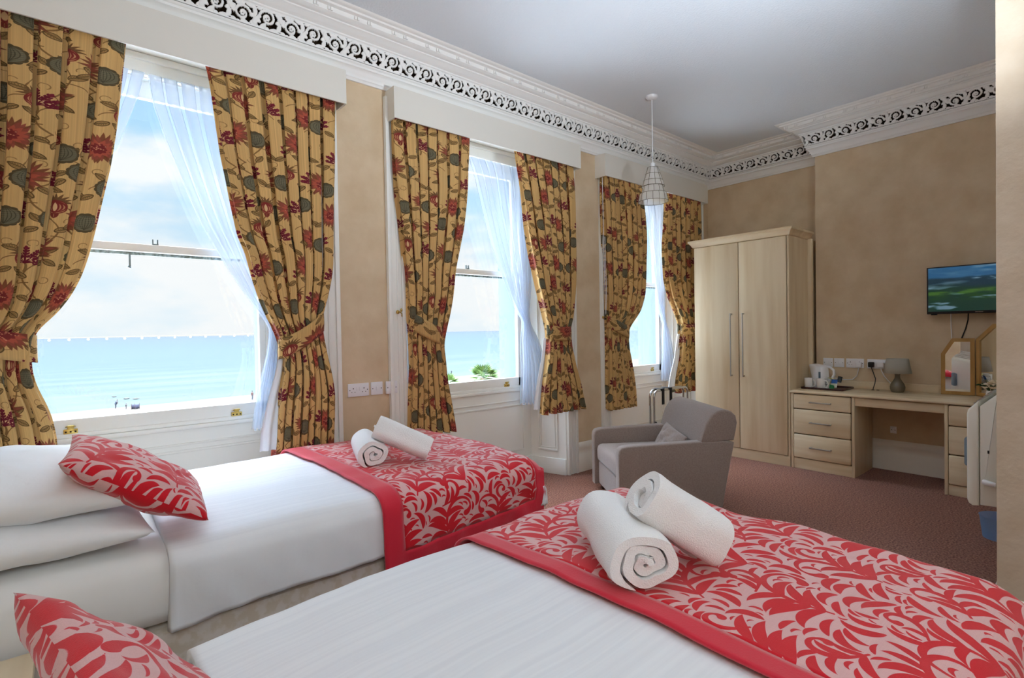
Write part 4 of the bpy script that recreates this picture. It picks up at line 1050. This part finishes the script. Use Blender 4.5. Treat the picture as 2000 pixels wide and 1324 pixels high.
for i, (dx, dy, dz, r) in enumerate(((-.05, .055, .020, .5), (-.03, .045, .038, .25), (-.045, .03, .008, -.3), (-.02, .040, .058, .1))):
    sachet('white paper sachet in the pile on the tray', srgb(232, 234, 234), (SX + dx, SY + dy, Z0 + dz), (.15, .3*r, r), (.075, .022, .012), None, 'white sachets in the pile')
# table lamp
LX, LY = 5.515, 1.305
tl = thing('table_lamp', 'small table lamp with olive ceramic base and grey drum shade', 'lamp', (LX, LY, TZ))
quick('base', GLAZE, lambda bm: lathe(bm, [(.040, TZ), (.046, TZ + .004), (.055, TZ + .030), (.056, TZ + .048), (.048, TZ + .075), (.032, TZ + .100), (.021, TZ + .122), (.018, TZ + .145), (.021, TZ + .158), (.012, TZ + .162)], LX, LY, 40), tl, angle=60)
quick('stem', PLASTW, lambda bm: lathe(bm, [(.012, TZ + .160), (.012, TZ + .20)], LX, LY, 16), tl)
solid(quick('lamp_shade', SHADE, lambda bm: lathe(bm, [(.103, TZ + .166), (.080, TZ + .292)], LX, LY, 48, cap=False), tl), .002)
quick('shade_ring', PLASTW, lambda bm: [tube(bm, [(LX, LY, TZ + .19), (LX + .10*math.cos(a), LY + .10*math.sin(a), TZ + .172)], .002, 6) for a in (0, 2.1, 4.2)], tl)
# triple mirror
mr = thing('dressing_mirror', 'three-panel dressing mirror with oak frame on the dressing table', 'mirror', (5.58, .70, TZ))
def mirror_panel(poly, hinge, ang, nm):
    """poly in (w, z) with w running left from the hinge"""
    hx, hy = hinge; d = Vector((-math.sin(ang), math.cos(ang), 0)); nn = Vector((-math.cos(ang), -math.sin(ang), 0))
    O = Vector((hx, hy, 0)); T = lambda w, z, k: O + d*w + nn*k + Vector((0, 0, z))
    c = np.mean(poly, 0); fr = .028
    def inset(poly, q):
        n = len(poly); out = []
        for i in range(n):
            p0, p1, p2 = [np.array(poly[(i + k) % n], float) for k in (-1, 0, 1)]
            e1 = (p1 - p0)/np.linalg.norm(p1 - p0); e2 = (p2 - p1)/np.linalg.norm(p2 - p1)
            n1 = np.array((-e1[1], e1[0])); n2 = np.array((-e2[1], e2[0]))
            if np.dot(n1, c - p1) < 0: n1 = -n1
            if np.dot(n2, c - p1) < 0: n2 = -n2
            b = (n1 + n2)/(1 + np.dot(n1, n2)); out.append(tuple(p1 + b*q))
        return out
    ins = inset(poly, fr)
    def f(bm):
        A = [bm.verts.new(T(w, z, .010)) for w, z in poly]; B = [bm.verts.new(T(w, z, .010)) for w, z in ins]
        A2 = [bm.verts.new(T(w, z, -.010)) for w, z in poly]; B2 = [bm.verts.new(T(w, z, -.002)) for w, z in ins]
        n = len(poly)
        for i in range(n):
            j = (i + 1) % n
            for q in ((A[i], A[j], B[j], B[i]), (A2[i], A2[j], A[j], A[i]), (B[i], B[j], B2[j], B2[i])): bm.faces.new(q)
        bm.faces.new(A2[::-1]); bmesh.ops.recalc_face_normals(bm, faces=bm.faces)
    fo = quick('frame_' + nm, OAK, f, mr, angle=30)
    def g(bm):
        fc = bm.faces.new([bm.verts.new(T(w, z, .001)) for w, z in ins]); bm.normal_update()
        if fc.normal.dot(nn) < 0: fc.normal_flip()
    quick('mirror_glass', MIRROR, g, fo, smooth=False)
mirror_panel([(.005, TZ + .002), (.218, TZ + .002), (.218, 1.063), (.148, 1.190), (.005, 1.190)], (5.615, .803), .18, 'wing')
mirror_panel([(-.40, TZ + .002), (0, TZ + .002), (0, 1.182), (-.135, 1.305), (-.265, 1.305), (-.40, 1.182)], (5.615, .793), -.62, 'centre')
# flowers in a vase
fl = thing('flower_vase', 'white vase of cream roses in front of the mirror', 'vase', (5.25, .655, TZ))
FX, FY = 5.25, .655
quick('vase', CERAM, lambda bm: lathe(bm, [(.030, TZ), (.036, TZ + .01), (.042, TZ + .045), (.036, TZ + .08), (.034, TZ + .085)], FX, FY, 28), fl)
def rose(bm, c, r, seed):
    R = random.Random(seed)
    for k in range(14):
        a = k*2.4; rr = r*(.18 + .06*k)*.8; tilt = .2 + k*.075; w = r*(.45 + .035*k)
        d = Vector((math.cos(a), math.sin(a), 0)); s = Vector((-d.y, d.x, 0)); P = []
        for i in range(6):
            row = []
            for j in range(7):
                v = i/5; u = (j/6 - .5)*2; wd_ = w*math.sin(PI*(.18 + .72*v))*.9
                p = c + d*(rr*.5 + r*.9*math.sin(tilt)*v - u*u*.25*w) + s*(u*wd_) + Vector((0, 0, r*(1.1*math.cos(tilt)*v - .3) - .15*r*max(0, v - .8)*tilt*5)); row.append(p)
            P.append(row)
        grid(bm, P)
for k, (dx, dy, dz, r) in enumerate(((-.02, .035, .115, .036), (.01, .0, .14, .038), (-.035, -.01, .112, .034), (.03, .04, .105, .03), (-.005, -.045, .12, .034), (.035, -.03, .11, .03))):
    quick('rose', PETAL, lambda bm: rose(bm, Vector((FX + dx, FY + dy, TZ + dz)), r, k), fl, angle=80)
def leaves(bm):
    for k in range(9):
        a = k*2.4; d = Vector((math.cos(a), math.sin(a), .25)); s = Vector((-d.y, d.x, 0)).normalized(); c = Vector((FX, FY, TZ + .085))
        P = [[c + d*(.02 + .075*v) + s*(u*.018*math.sin(PI*v**.8)) + Vector((0, 0, .03*math.sin(v*2.4) - .012*(1 - abs(u)))) for u in (-1, -.5, 0, .5, 1)] for v in np.linspace(0.02, .98, 8)]
        grid(bm, P)
quick('leaves', LEAFG, leaves, fl, angle=80)

# television
tv = thing('television', 'black flat television on the back wall showing a green landscape', 'television', (5.55, .77, 1.59))
TY0, TY1, TZ0, TZ1, TX = .42, 1.103, 1.393, 1.785, 5.545
quick('casing', BLACK, lambda bm: (box(bm, TX - .012, TX + .03, TY0, TY1, TZ0, TZ1, bev=.006), box(bm, TX + .03, TX + .055, TY0 + .15, TY1 - .15, TZ0 + .05, TZ1 - .08, bev=.006)), tv)
def scr(bm):
    uvl = bm.loops.layers.uv.verify(); c = [(TY1 - .012, TZ0 + .022), (TY0 + .012, TZ0 + .022), (TY0 + .012, TZ1 - .010), (TY1 - .012, TZ1 - .010)]
    f = bm.faces.new([bm.verts.new((TX - .0128, y, z)) for y, z in c]); bm.normal_update()
    for l, uv in zip(f.loops, ((0, 0), (1, 0), (1, 1), (0, 1))): l[uvl].uv = uv
    if f.normal.x > 0: f.normal_flip()
quick('screen', SCREEN, scr, tv, smooth=False)
quick('badge', STEEL, lambda bm: [box(bm, TX - .0135, TX - .012, .745 + k*.007, .750 + k*.007, TZ0 + .008, TZ0 + .013) for k in range(7)], tv)
quick('wall_bracket', BLACK, lambda bm: (box(bm, TX + .054, XT, .70, .82, 1.50, 1.68, bev=.003)), tv)
quick('stand_foot', BLACK, lambda bm: box(bm, TX - .010, TX + .014, 1.035, 1.075, TZ0 - .008, TZ0 + .002, bev=.002), tv)
o = quick('aerial_cable', PLASTW, lambda bm: tube(bm, [(XT - .010, .962, 1.41), (XT - .006, .962, 1.30), (XT - .006, .958, 1.18), (XT - .006, .96, .95), (XT - .02, .96, .80)], .0035, 8)); tag(o, 'white aerial cable running down the wall from the television', 'cable')
o = quick('power_cable', BLACK, lambda bm: tube(bm, [(XT - .04, .845, 1.40), (XT - .014, .852, 1.34), (XT - .008, .868, 1.27), (XT - .007, .90, 1.17), (XT - .007, .905, 1.0), (XT - .02, .90, .80)], .0045, 8)); tag(o, 'black power cable hanging from the television behind the mirror', 'cable')

# ------------------------------------------------------------------ sockets and switches
def plate(kind, label, O, U, Nn, w, h=.086, group='wall plates'):
    """O lower-left corner on the wall, U along the wall, Nn out of the wall"""
    O, U, Nn = Vector(O), Vector(U), Vector(Nn); Zv = Vector((0, 0, 1))
    M = Matrix(((U.x, 0, Nn.x, O.x), (U.y, 0, Nn.y, O.y), (U.z, 1, Nn.z, O.z), (0, 0, 0, 1)))
    t = thing({'double': 'wall_socket', 'switch': 'wall_switch', 'aerial': 'aerial_socket'}[kind], label, {'double': 'socket', 'switch': 'switch', 'aerial': 'socket'}[kind], O + U*w/2, group)
    quick('plate', PLASTW, lambda bm: box(bm, 0, w, 0, h, 0, .010, bev=.003, M=M), t)
    D = .0103; dark = []
    for x in (.012, w - .012): dark.append((x - .003, x + .003, h/2 - .003, h/2 + .003))
    if kind == 'double':
        for cx in (.036, w - .036):
            dark += [(cx - .003, cx + .003, .050, .058), (cx - .014, cx - .008, .028, .032), (cx + .008, cx + .014, .028, .032)]
        for cx in (w/2 - .009, w/2 + .009): quick('rocker', PLASTW, lambda bm: box(bm, cx - .007, cx + .007, .038, .062, .010, .014, bev=.002, M=M), t)
    if kind == 'switch': quick('rocker', PLASTW, lambda bm: box(bm, w/2 - .007, w/2 + .007, .030, .056, .010, .014, bev=.002, M=M), t)
    if kind == 'aerial': dark.append((w/2 - .006, w/2 + .006, h/2 - .006, h/2 + .006))
    for a, b, c, d in dark: quick('opening', BLACK, lambda bm: box(bm, a, b, c, d, .0098, D, M=M), t)
    return t
wy = YW
plate('double', 'white double socket between the left and middle windows', (1.388, wy, .902), (1, 0, 0), (0, -1, 0), .146, group='wall plates by the window')
plate('switch', 'white single switch plate right of the double socket by the window', (1.548, wy, .902), (1, 0, 0), (0, -1, 0), .086, group='wall plates by the window')
plate('aerial', 'white aerial outlet notched into the trim of the middle window', (1.647, wy - .022, .902), (1, 0, 0), (0, -1, 0), .086, group='wall plates by the window')
xw = XT
plate('switch', 'white switch plate partly behind the kettle', (xw, 1.936, .912), (0, -1, 0), (-1, 0, 0), .086, group='wall plates above the dressing table')
plate('switch', 'white switch plate just right of the kettle', (xw, 1.841, .912), (0, -1, 0), (-1, 0, 0), .086, group='wall plates above the dressing table')
plate('double', 'white double socket with one white plug above the tray', (xw, 1.738, .912), (0, -1, 0), (-1, 0, 0), .146, group='wall plates above the dressing table')
plate('double', 'white double socket with a black plug and a white adapter', (xw, 1.566, .910), (0, -1, 0), (-1, 0, 0), .146, group='wall plates above the dressing table')
plate('switch', 'small pale outlet low on the wall under the dressing table', (xw, 1.392, .335), (0, -1, 0), (-1, 0, 0), .05, .062, group='wall plates above the dressing table')
def plug(label, m, y, z, pts, w=.046):
    t = thing('plug', label, 'plug', (XT - .012, y, z), 'plugs above the dressing table')
    def f(bm): box(bm, XT - .044, XT - .0105, y - w/2, y + w/2, z - .026, z + .022, bev=.008, seg=3)
    quick('body', m, f, t, angle=60); quick('cable', m, lambda bm: tube(bm, [(XT - .028, y, z - .024)] + pts, .0038, 8), t, angle=80)
plug('white plug in the left double socket, its lead running to the kettle', PLASTW, 1.628, .945, [(XT - .028, 1.632, .90), (XT - .02, 1.645, .84), (XT - .03, 1.68, .803), (XT - .035, 1.75, .797), (XT - .04, 1.83, .81), (XT - .07, 1.86, .80), (5.565, 1.888, .745)])
plug('black plug in the right double socket with its lead dropping to the desk', BLACK, 1.530, .950, [(XT - .026, 1.522, .90), (XT - .03, 1.505, .85), (XT - .05, 1.49, .82), (5.57, 1.488, .78), (5.56, 1.500, .728)])
plug('white adapter plug in the right double socket, its lead running to the lamp', PLASTW, 1.455, .950, [(XT - .028, 1.452, .90), (XT - .03, 1.43, .85), (XT - .035, 1.40, .81), (XT - .05, 1.365, .78), (5.58, 1.34, .745), (5.565, 1.325, .735)], .052)

# ------------------------------------------------------------------ heater on the right-hand wall
ht = thing('wall_heater', 'white convector heater on the wall at the right edge, seen from its end', 'heater', (3.7, .43, .46))
HX0, HX1 = 3.25, 4.15
SIDE = [(.385, .463), (.452, .459), (.452, .925), (.392, .985), (.385, .985)]
quick('casing', PLASTC, lambda bm: prism(bm, SIDE, 'x', HX0 + .004, HX1 - .004, bev=.006), ht)
FRONT = [(.455, .456), (.478, .452), (.492, .462), (.498, .480), (.498, .885), (.494, .905), (.470, .935), (.455, .950)]
quick('front_panel', PLASTC, lambda bm: prism(bm, FRONT, 'x', HX0, HX1, bev=.008, seg=3), ht)
quick('outlet_grille', STEEL, lambda bm: [box(bm, HX0 + .06, HX1 - .06, .478 - k*.012 - .003, .478 - k*.012 + .003, .928 + k*.0118, .934 + k*.0118) for k in range(6)], ht)
quick('back_bracket', mat('bracket_brown', srgb(74, 58, 40), .8), lambda bm: box(bm, HX0 + .03, HX1 - .03, .361, .384, .48, .93), ht)
quick('slots', BLACK, lambda bm: [box(bm, HX0 - .0005, HX0 + .004, .418, .424, z, z + .014) for z in (.560, .708)], ht)
quick('lever', PLASTW, lambda bm: tube(bm, [(HX0 + .004, .435, .575), (HX0 - .012, .432, .575), (HX0 - .016, .415, .573), (HX0 - .016, .395, .570)], [.010, .013, .012, .010], 12), ht, angle=80)
def cc(bm): box(bm, 3.42, 3.52, .499, .535, .60, .745, bev=.012, seg=3)
quick('control_cover', CLEARP, cc, ht)
bt_ = thing('plastic_tub', 'translucent blue plastic tub on the carpet under the white heater', 'tub', (4.30, .50, 0))
solid(quick('tub', thinmat('blue_plastic', srgb(160, 190, 226), .4, transl=.5), lambda bm: lathe(bm, [(.001, .002), (.085, .002), (.10, .13), (.104, .135)], 4.30, .50, 32, cap=False), bt_), .002)

# ------------------------------------------------------------------ pendant lamp
PX_, PY_ = 3.861, 2.641
pd = thing('pendant_lamp', 'hanging lamp with a tiered shell-panel shade near the window corner', 'lamp', (PX_, PY_, ZC))
quick('ceiling_rose', PLASTW, lambda bm: lathe(bm, [(.050, ZC - .001), (.050, ZC - .012), (.036, ZC - .026), (.010, ZC - .032)], PX_, PY_, 36), pd, angle=60)
quick('cord', PLASTW, lambda bm: tube(bm, [(PX_, PY_, ZC - .03), (PX_, PY_, 2.72)], .0035, 8), pd)
quick('lamp_holder', PLASTW, lambda bm: lathe(bm, [(.010, 2.735), (.020, 2.730), (.022, 2.69), (.018, 2.63), (.016, 2.60)], PX_, PY_, 24), pd, angle=60)
SH = [(.045, 2.692), (.062, 2.635), (.080, 2.580), (.096, 2.530)]; TI = [(.083, 2.532), (.097, 2.468)]; TI2 = [(.112, 2.470), (.126, 2.400)]
sh = quick('lamp_shade', CAPIZ, lambda bm: (lathe(bm, SH, PX_, PY_, 28, cap=False), lathe(bm, TI, PX_, PY_, 28, cap=False), lathe(bm, TI2, PX_, PY_, 28, cap=False)), pd)
def wires(bm):
    for prof, n in ((SH, 10), (TI, 12), (TI2, 14)):
        for r, z in prof: tube(bm, [(PX_ + r*math.cos(2*PI*k/36), PY_ + r*math.sin(2*PI*k/36), z) for k in range(36)], .0017, 6, closed=True)
        for k in range(n):
            a = 2*PI*(k + .3)/n; tube(bm, [(PX_ + r*math.cos(a), PY_ + r*math.sin(a), z) for r, z in prof], .0017, 6)
    for a in (0, PI/2, PI, 1.5*PI): tube(bm, [(PX_, PY_, 2.692), (PX_ + .045*math.cos(a), PY_ + .045*math.sin(a), 2.692)], .002, 6)
quick('wire_frame', WIRE, wires, pd)
quick('bulb', BULB, lambda bm: lathe(bm, [(.014, 2.60), (.016, 2.57), (.032, 2.52), (.036, 2.485), (.028, 2.455), (.008, 2.445)], PX_, PY_, 28), pd, angle=80)

# ------------------------------------------------------------------ outside: sea, beach, promenade
SEAZ = -14.0
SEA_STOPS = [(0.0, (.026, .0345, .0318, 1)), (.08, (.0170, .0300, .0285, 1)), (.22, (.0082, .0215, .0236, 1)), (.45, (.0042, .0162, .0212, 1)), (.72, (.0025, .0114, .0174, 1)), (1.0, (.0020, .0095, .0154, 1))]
def seamat():
    m = bpy.data.materials.new('sea_water'); m.use_nodes = True; nt = m.node_tree; b = nt.nodes['Principled BSDF']
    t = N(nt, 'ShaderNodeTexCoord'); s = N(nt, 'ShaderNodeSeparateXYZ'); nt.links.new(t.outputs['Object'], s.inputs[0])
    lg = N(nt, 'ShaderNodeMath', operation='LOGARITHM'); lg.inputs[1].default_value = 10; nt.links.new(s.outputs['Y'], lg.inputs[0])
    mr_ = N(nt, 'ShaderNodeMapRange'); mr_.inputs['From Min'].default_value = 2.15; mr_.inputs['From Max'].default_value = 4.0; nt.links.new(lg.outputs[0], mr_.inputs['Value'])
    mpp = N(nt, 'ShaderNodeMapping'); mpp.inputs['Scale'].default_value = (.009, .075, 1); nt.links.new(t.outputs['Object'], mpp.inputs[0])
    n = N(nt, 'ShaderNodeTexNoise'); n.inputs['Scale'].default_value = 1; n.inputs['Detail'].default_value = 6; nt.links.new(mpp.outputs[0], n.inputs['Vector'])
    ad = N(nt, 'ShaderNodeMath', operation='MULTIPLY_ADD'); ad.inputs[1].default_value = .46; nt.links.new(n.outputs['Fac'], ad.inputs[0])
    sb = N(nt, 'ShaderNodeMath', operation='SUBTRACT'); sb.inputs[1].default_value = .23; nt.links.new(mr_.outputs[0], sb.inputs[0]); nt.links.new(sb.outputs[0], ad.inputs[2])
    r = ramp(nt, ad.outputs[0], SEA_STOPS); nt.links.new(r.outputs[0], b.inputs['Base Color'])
    b.inputs['Roughness'].default_value = .6; b.inputs['Specular IOR Level'].default_value = .15; return m
def sea(bm): grid(bm, [[(x, y, SEAZ) for y in (120, 400, 2000, 12000, 40000)] for x in (-30000, -3000, 0, 3000, 30000)], flip=True)
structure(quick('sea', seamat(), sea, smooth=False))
SAND = mat('pale_shingle', (.078, .070, .060, 1), .95, noise=((.060, .053, .045, 1), .7, .4, .65, 5), spec=.05)
def beach(bm):
    P = []
    for x in np.linspace(-120, 320, 60):
        sh_ = 141.5 + .07*max(0, x) + 1.2*math.sin(x*.06) + .8*math.sin(x*.21 + 1)
        P.append([(x, 100, SEAZ + .5), (x, 118, SEAZ + .45), (x, sh_ - 8, SEAZ + .25), (x, sh_, SEAZ + .01), (x, sh_ + 4, SEAZ - .3)])
    grid(bm, P, flip=True)
structure(quick('beach', SAND, beach, angle=180))
structure(quick('promenade', mat('pale_concrete', srgb(206, 204, 200), .9), lambda bm: box(bm, -120, 320, 4.05, 100.2, SEAZ, SEAZ + .6), smooth=False))
def hill(bm):
    P = []
    for i in range(40):
        u = i/39; row = []
        for j in range(14):
            v = j/13; h = 190*math.sin(PI*u)**.8*math.sin(PI*v)**.7*(1 + .35*mnoise.noise(Vector((u*6, v*4, 2))))
            row.append((2600 + 3600*u, 2150 + 900*v + 600*u, SEAZ - 1 + h))
        P.append(row)
    grid(bm, P, flip=True)
structure(quick('headland', mat('headland_green', (.040, .056, .046, 1), .95, noise=((.064, .068, .056, 1), .004, .4, .65, 5), spec=.05), hill, angle=180))

def person(name, label, x, y, z, h, top, legs, lean=0.0, arms=0.3):
    root = thing(name, label, 'person', (x, y, z))
    k = h/1.75
    def body(bm):
        dl = bm.verts.layers.skin.verify()
        J = {'pel': ((0, 0, .95), .13), 'ch': ((lean*.4, 0, 1.32), .15), 'nk': ((lean*.55, 0, 1.50), .06), 'hd': ((lean*.6, 0, 1.64), .10), 'hl': ((-.02, .10, .90), .09), 'kl': ((.03, .11, .50), .06), 'fl': ((0, .12, .04), .045), 'hr': ((-.02, -.10, .90), .09), 'kr': ((.06, -.11, .50), .06), 'fr': ((-.06, -.13, .04), .045),
             'sl': ((lean*.45, .20, 1.40), .06), 'el': ((lean*.4 + .05, .26 + arms*.2, 1.14), .045), 'wl': ((lean*.4 + .15, .26 + arms*.3, .92), .035), 'sr': ((lean*.45, -.20, 1.40), .06), 'er': ((lean*.4 + .05, -.26 - arms*.2, 1.14), .045), 'wr': ((lean*.4 + .15, -.26 - arms*.3, .92), .035)}
        V = {n: bm.verts.new(Vector(p)*k + Vector((x, y, z))) for n, (p, r) in J.items()}
        for n, (p, r) in J.items(): V[n][dl].radius = (r*k, r*k)
        V['pel'][dl].use_root = True
        for a, b in (('pel', 'ch'), ('ch', 'nk'), ('nk', 'hd'), ('pel', 'hl'), ('hl', 'kl'), ('kl', 'fl'), ('pel', 'hr'), ('hr', 'kr'), ('kr', 'fr'), ('ch', 'sl'), ('sl', 'el'), ('el', 'wl'), ('ch', 'sr'), ('sr', 'er'), ('er', 'wr')): bm.edges.new((V[a], V[b]))
    bm = bmesh.new(); body(bm)
    o = finish(bm, 'body', mat('sunlit_skin', (.05, .03, .024, 1), .7), root, smooth=False)
    o.modifiers.new('skin', 'SKIN'); sd = o.modifiers.new('sub', 'SUBSURF'); sd.levels = 1; sd.render_levels = 1
    quick('top', mat('cloth_' + top[0], top[1], .8), lambda bm: tube(bm, [(x, y, z + .88*k), (x + lean*.2*k, y, z + 1.1*k), (x + lean*.4*k, y, z + 1.32*k), (x + lean*.5*k, y, z + 1.46*k)], [.20*k, .20*k, .23*k, .11*k], 14), root)
    for s in (-1, 1): quick('trouser_leg', mat('cloth_' + legs[0], legs[1], .8), lambda bm: tube(bm, [(x, y + s*.09*k, z + .95*k), (x + .04*k, y + s*.11*k, z + .5*k), (x - .02*k, y + s*.125*k, z + .1*k)], [.12*k, .09*k, .075*k], 12), root)
    quick('hair', mat('dark_hair', (.012, .010, .008, 1), .9), lambda bm: lathe(bm, [(.105*k, z + 1.66*k), (.10*k, z + 1.72*k), (.05*k, z + 1.765*k)], x + lean*.6*k, y, 14), root)
BZ = SEAZ + .27
person('person', 'distant person in blue leaning over on the beach, seen through the left window', 7.55, 138.5, BZ, 1.9, ('blue', (.009, .024, .044, 1)), ('slate', (.015, .021, .028, 1)), .5)
person('person', 'distant small person in grey on the beach, beside the lilac windbreak', 9.15, 136, BZ, 1.2, ('grey', (.024, .027, .030, 1)), ('pale_grey', (.03, .034, .037, 1)), .1)
person('person', 'distant person in a red top on the beach, rightmost in the left window', 32.6, 132, BZ, 2.1, ('red', (.085, .030, .028, 1)), ('denim', (.028, .040, .052, 1)), 0)
person('person', 'distant dark figure wading near the palm, seen through the middle window', 105, 157.5, SEAZ, 1.4, ('navy', (.004, .007, .012, 1)), ('navy_trousers', (.004, .006, .010, 1)), .2, .8)
wbk = thing('windbreak', 'lilac windbreak standing on the distant beach', 'windbreak', (10.65, 134.5, BZ))
solid(quick('cloth', mat('lilac_canvas', (.026, .027, .050, 1), .9), lambda bm: grid(bm, [[(9.95 + .2*k, 134.5 + .25*math.sin(k*1.1), BZ + z) for z in (.05, .5, .95)] for k in range(8)], flip=True), wbk), .02)
for k in (0, 3, 7): quick('pole', DKWOOD, lambda bm: tube(bm, [(9.95 + .2*k, 134.5 + .25*math.sin(k*1.1), BZ), (9.95 + .2*k, 134.5 + .25*math.sin(k*1.1), BZ + 1.2)], .03, 8), wbk)
for x, y, L, w, col, lab in ((9.0, 169, 1.1, .6, (.006, .009, .010, 1), 'small dark float on the water, left of three near the beach'), (11.0, 161, 1.3, .9, (.018, .021, .022, 1), 'grey float on the water, middle of three near the beach'), (12.7, 158.6, 1.5, .5, (.022, .017, .010, 1), 'brown float on the water, right of three near the beach')):
    def flo(bm):
        n, P = 12, []
        for i in range(n + 1):
            t = i/n; wd_ = w*.5*math.sin(PI*min(max(t, .02), .98))**.6
            P.append([(x - L/2 + L*t, y + wd_*math.cos(a), SEAZ + .12 + wd_*.5*math.sin(a) + .1*(2*t - 1)**2) for a in np.linspace(0, 2*PI, 11)])
        grid(bm, P)
    o = quick('float', mat('float_' + lab.split()[0] + lab.split()[1], col, .6), flo); tag(o, lab, 'float', 'floats off the beach')
# festoon lights along the promenade
fes = thing('festoon_lights', 'string of white festoon bulbs crossing the sea view in the left window', 'string lights', (4, 24.0, 1.2))
FXS = [(-.458 + .5237*k, 1.270 + .0036*k) for k in range(13)]
quick('wire', WIRE, lambda bm: tube(bm, [(x, 24.0, z + .06) for x, z in [(-9.0, 1.62)] + FXS + [(10.5, 1.52)]], .006, 6), fes)
for px_ in (-9.0, 10.5): quick('post', WIRE, lambda bm: tube(bm, [(px_, 24.0, SEAZ + .6), (px_, 24.0, 1.9)], [.12, .05], 12), fes)
for x, z in FXS:
    b = quick('bulb', FESTB, lambda bm: lathe(bm, [(.016, z + .05), (.027, z + .03), (.042, z - .004), (.032, z - .034), (.008, z - .046)], x, 24.0, 14), fes)
    quick('socket', BLACK, lambda bm: lathe(bm, [(.012, z + .062), (.013, z + .034)], x, 24.0, 10), b)
# palms in the promenade garden
def palm(label, x, y, zc, L, n, seed):
    t = thing('palm_tree', label, 'palm', (x, y, SEAZ + .6)); R = random.Random(seed)
    quick('trunk', TRUNK, lambda bm: tube(bm, [(x + .15*math.sin(k*.7), y, SEAZ + .6 + (zc - SEAZ - .6)*k/8) for k in range(9)], np.linspace(.26, .15, 9), 12), t)
    def fr(bm):
        for k in range(n):
            a = k*2.399; el = R.uniform(-.2, 1.35); d = Vector((math.cos(a)*math.cos(el), math.sin(a)*math.cos(el), math.sin(el))); s = Vector((-math.sin(a), math.cos(a), 0)); up = d.cross(s)*-1
            c = Vector((x, y, zc)); st_ = c + d*L*.35
            for q in range(13):
                b = (q - 6)/6*1.25; e = d*math.cos(b) + s*math.sin(b); l = L*.65*(1 - .25*abs(b)/1.25)
                P = []
                for v in np.linspace(0, 1, 5):
                    w = .035*L*math.sin(PI*(.1 + .86*v)); m_ = st_ + e*l*v + Vector((0, 0, -.22*l*v*v)); sd = e.cross(up).normalized()
                    P.append([m_ - sd*w, m_ + up*w*.5, m_ + sd*w])
                grid(bm, P)
            tube(bm, [c, st_], .012, 5)
    quick('fronds', PALM, fr, t, angle=180)
palm('green palm tree crown rising above the sill of the middle window', 19.75, 26, -1.62, 1.25, 26, 3)
palm('yellow-green palm tree just left of the other, at the edge of the middle window', 17.0, 26, -1.85, 1.0, 18, 4)
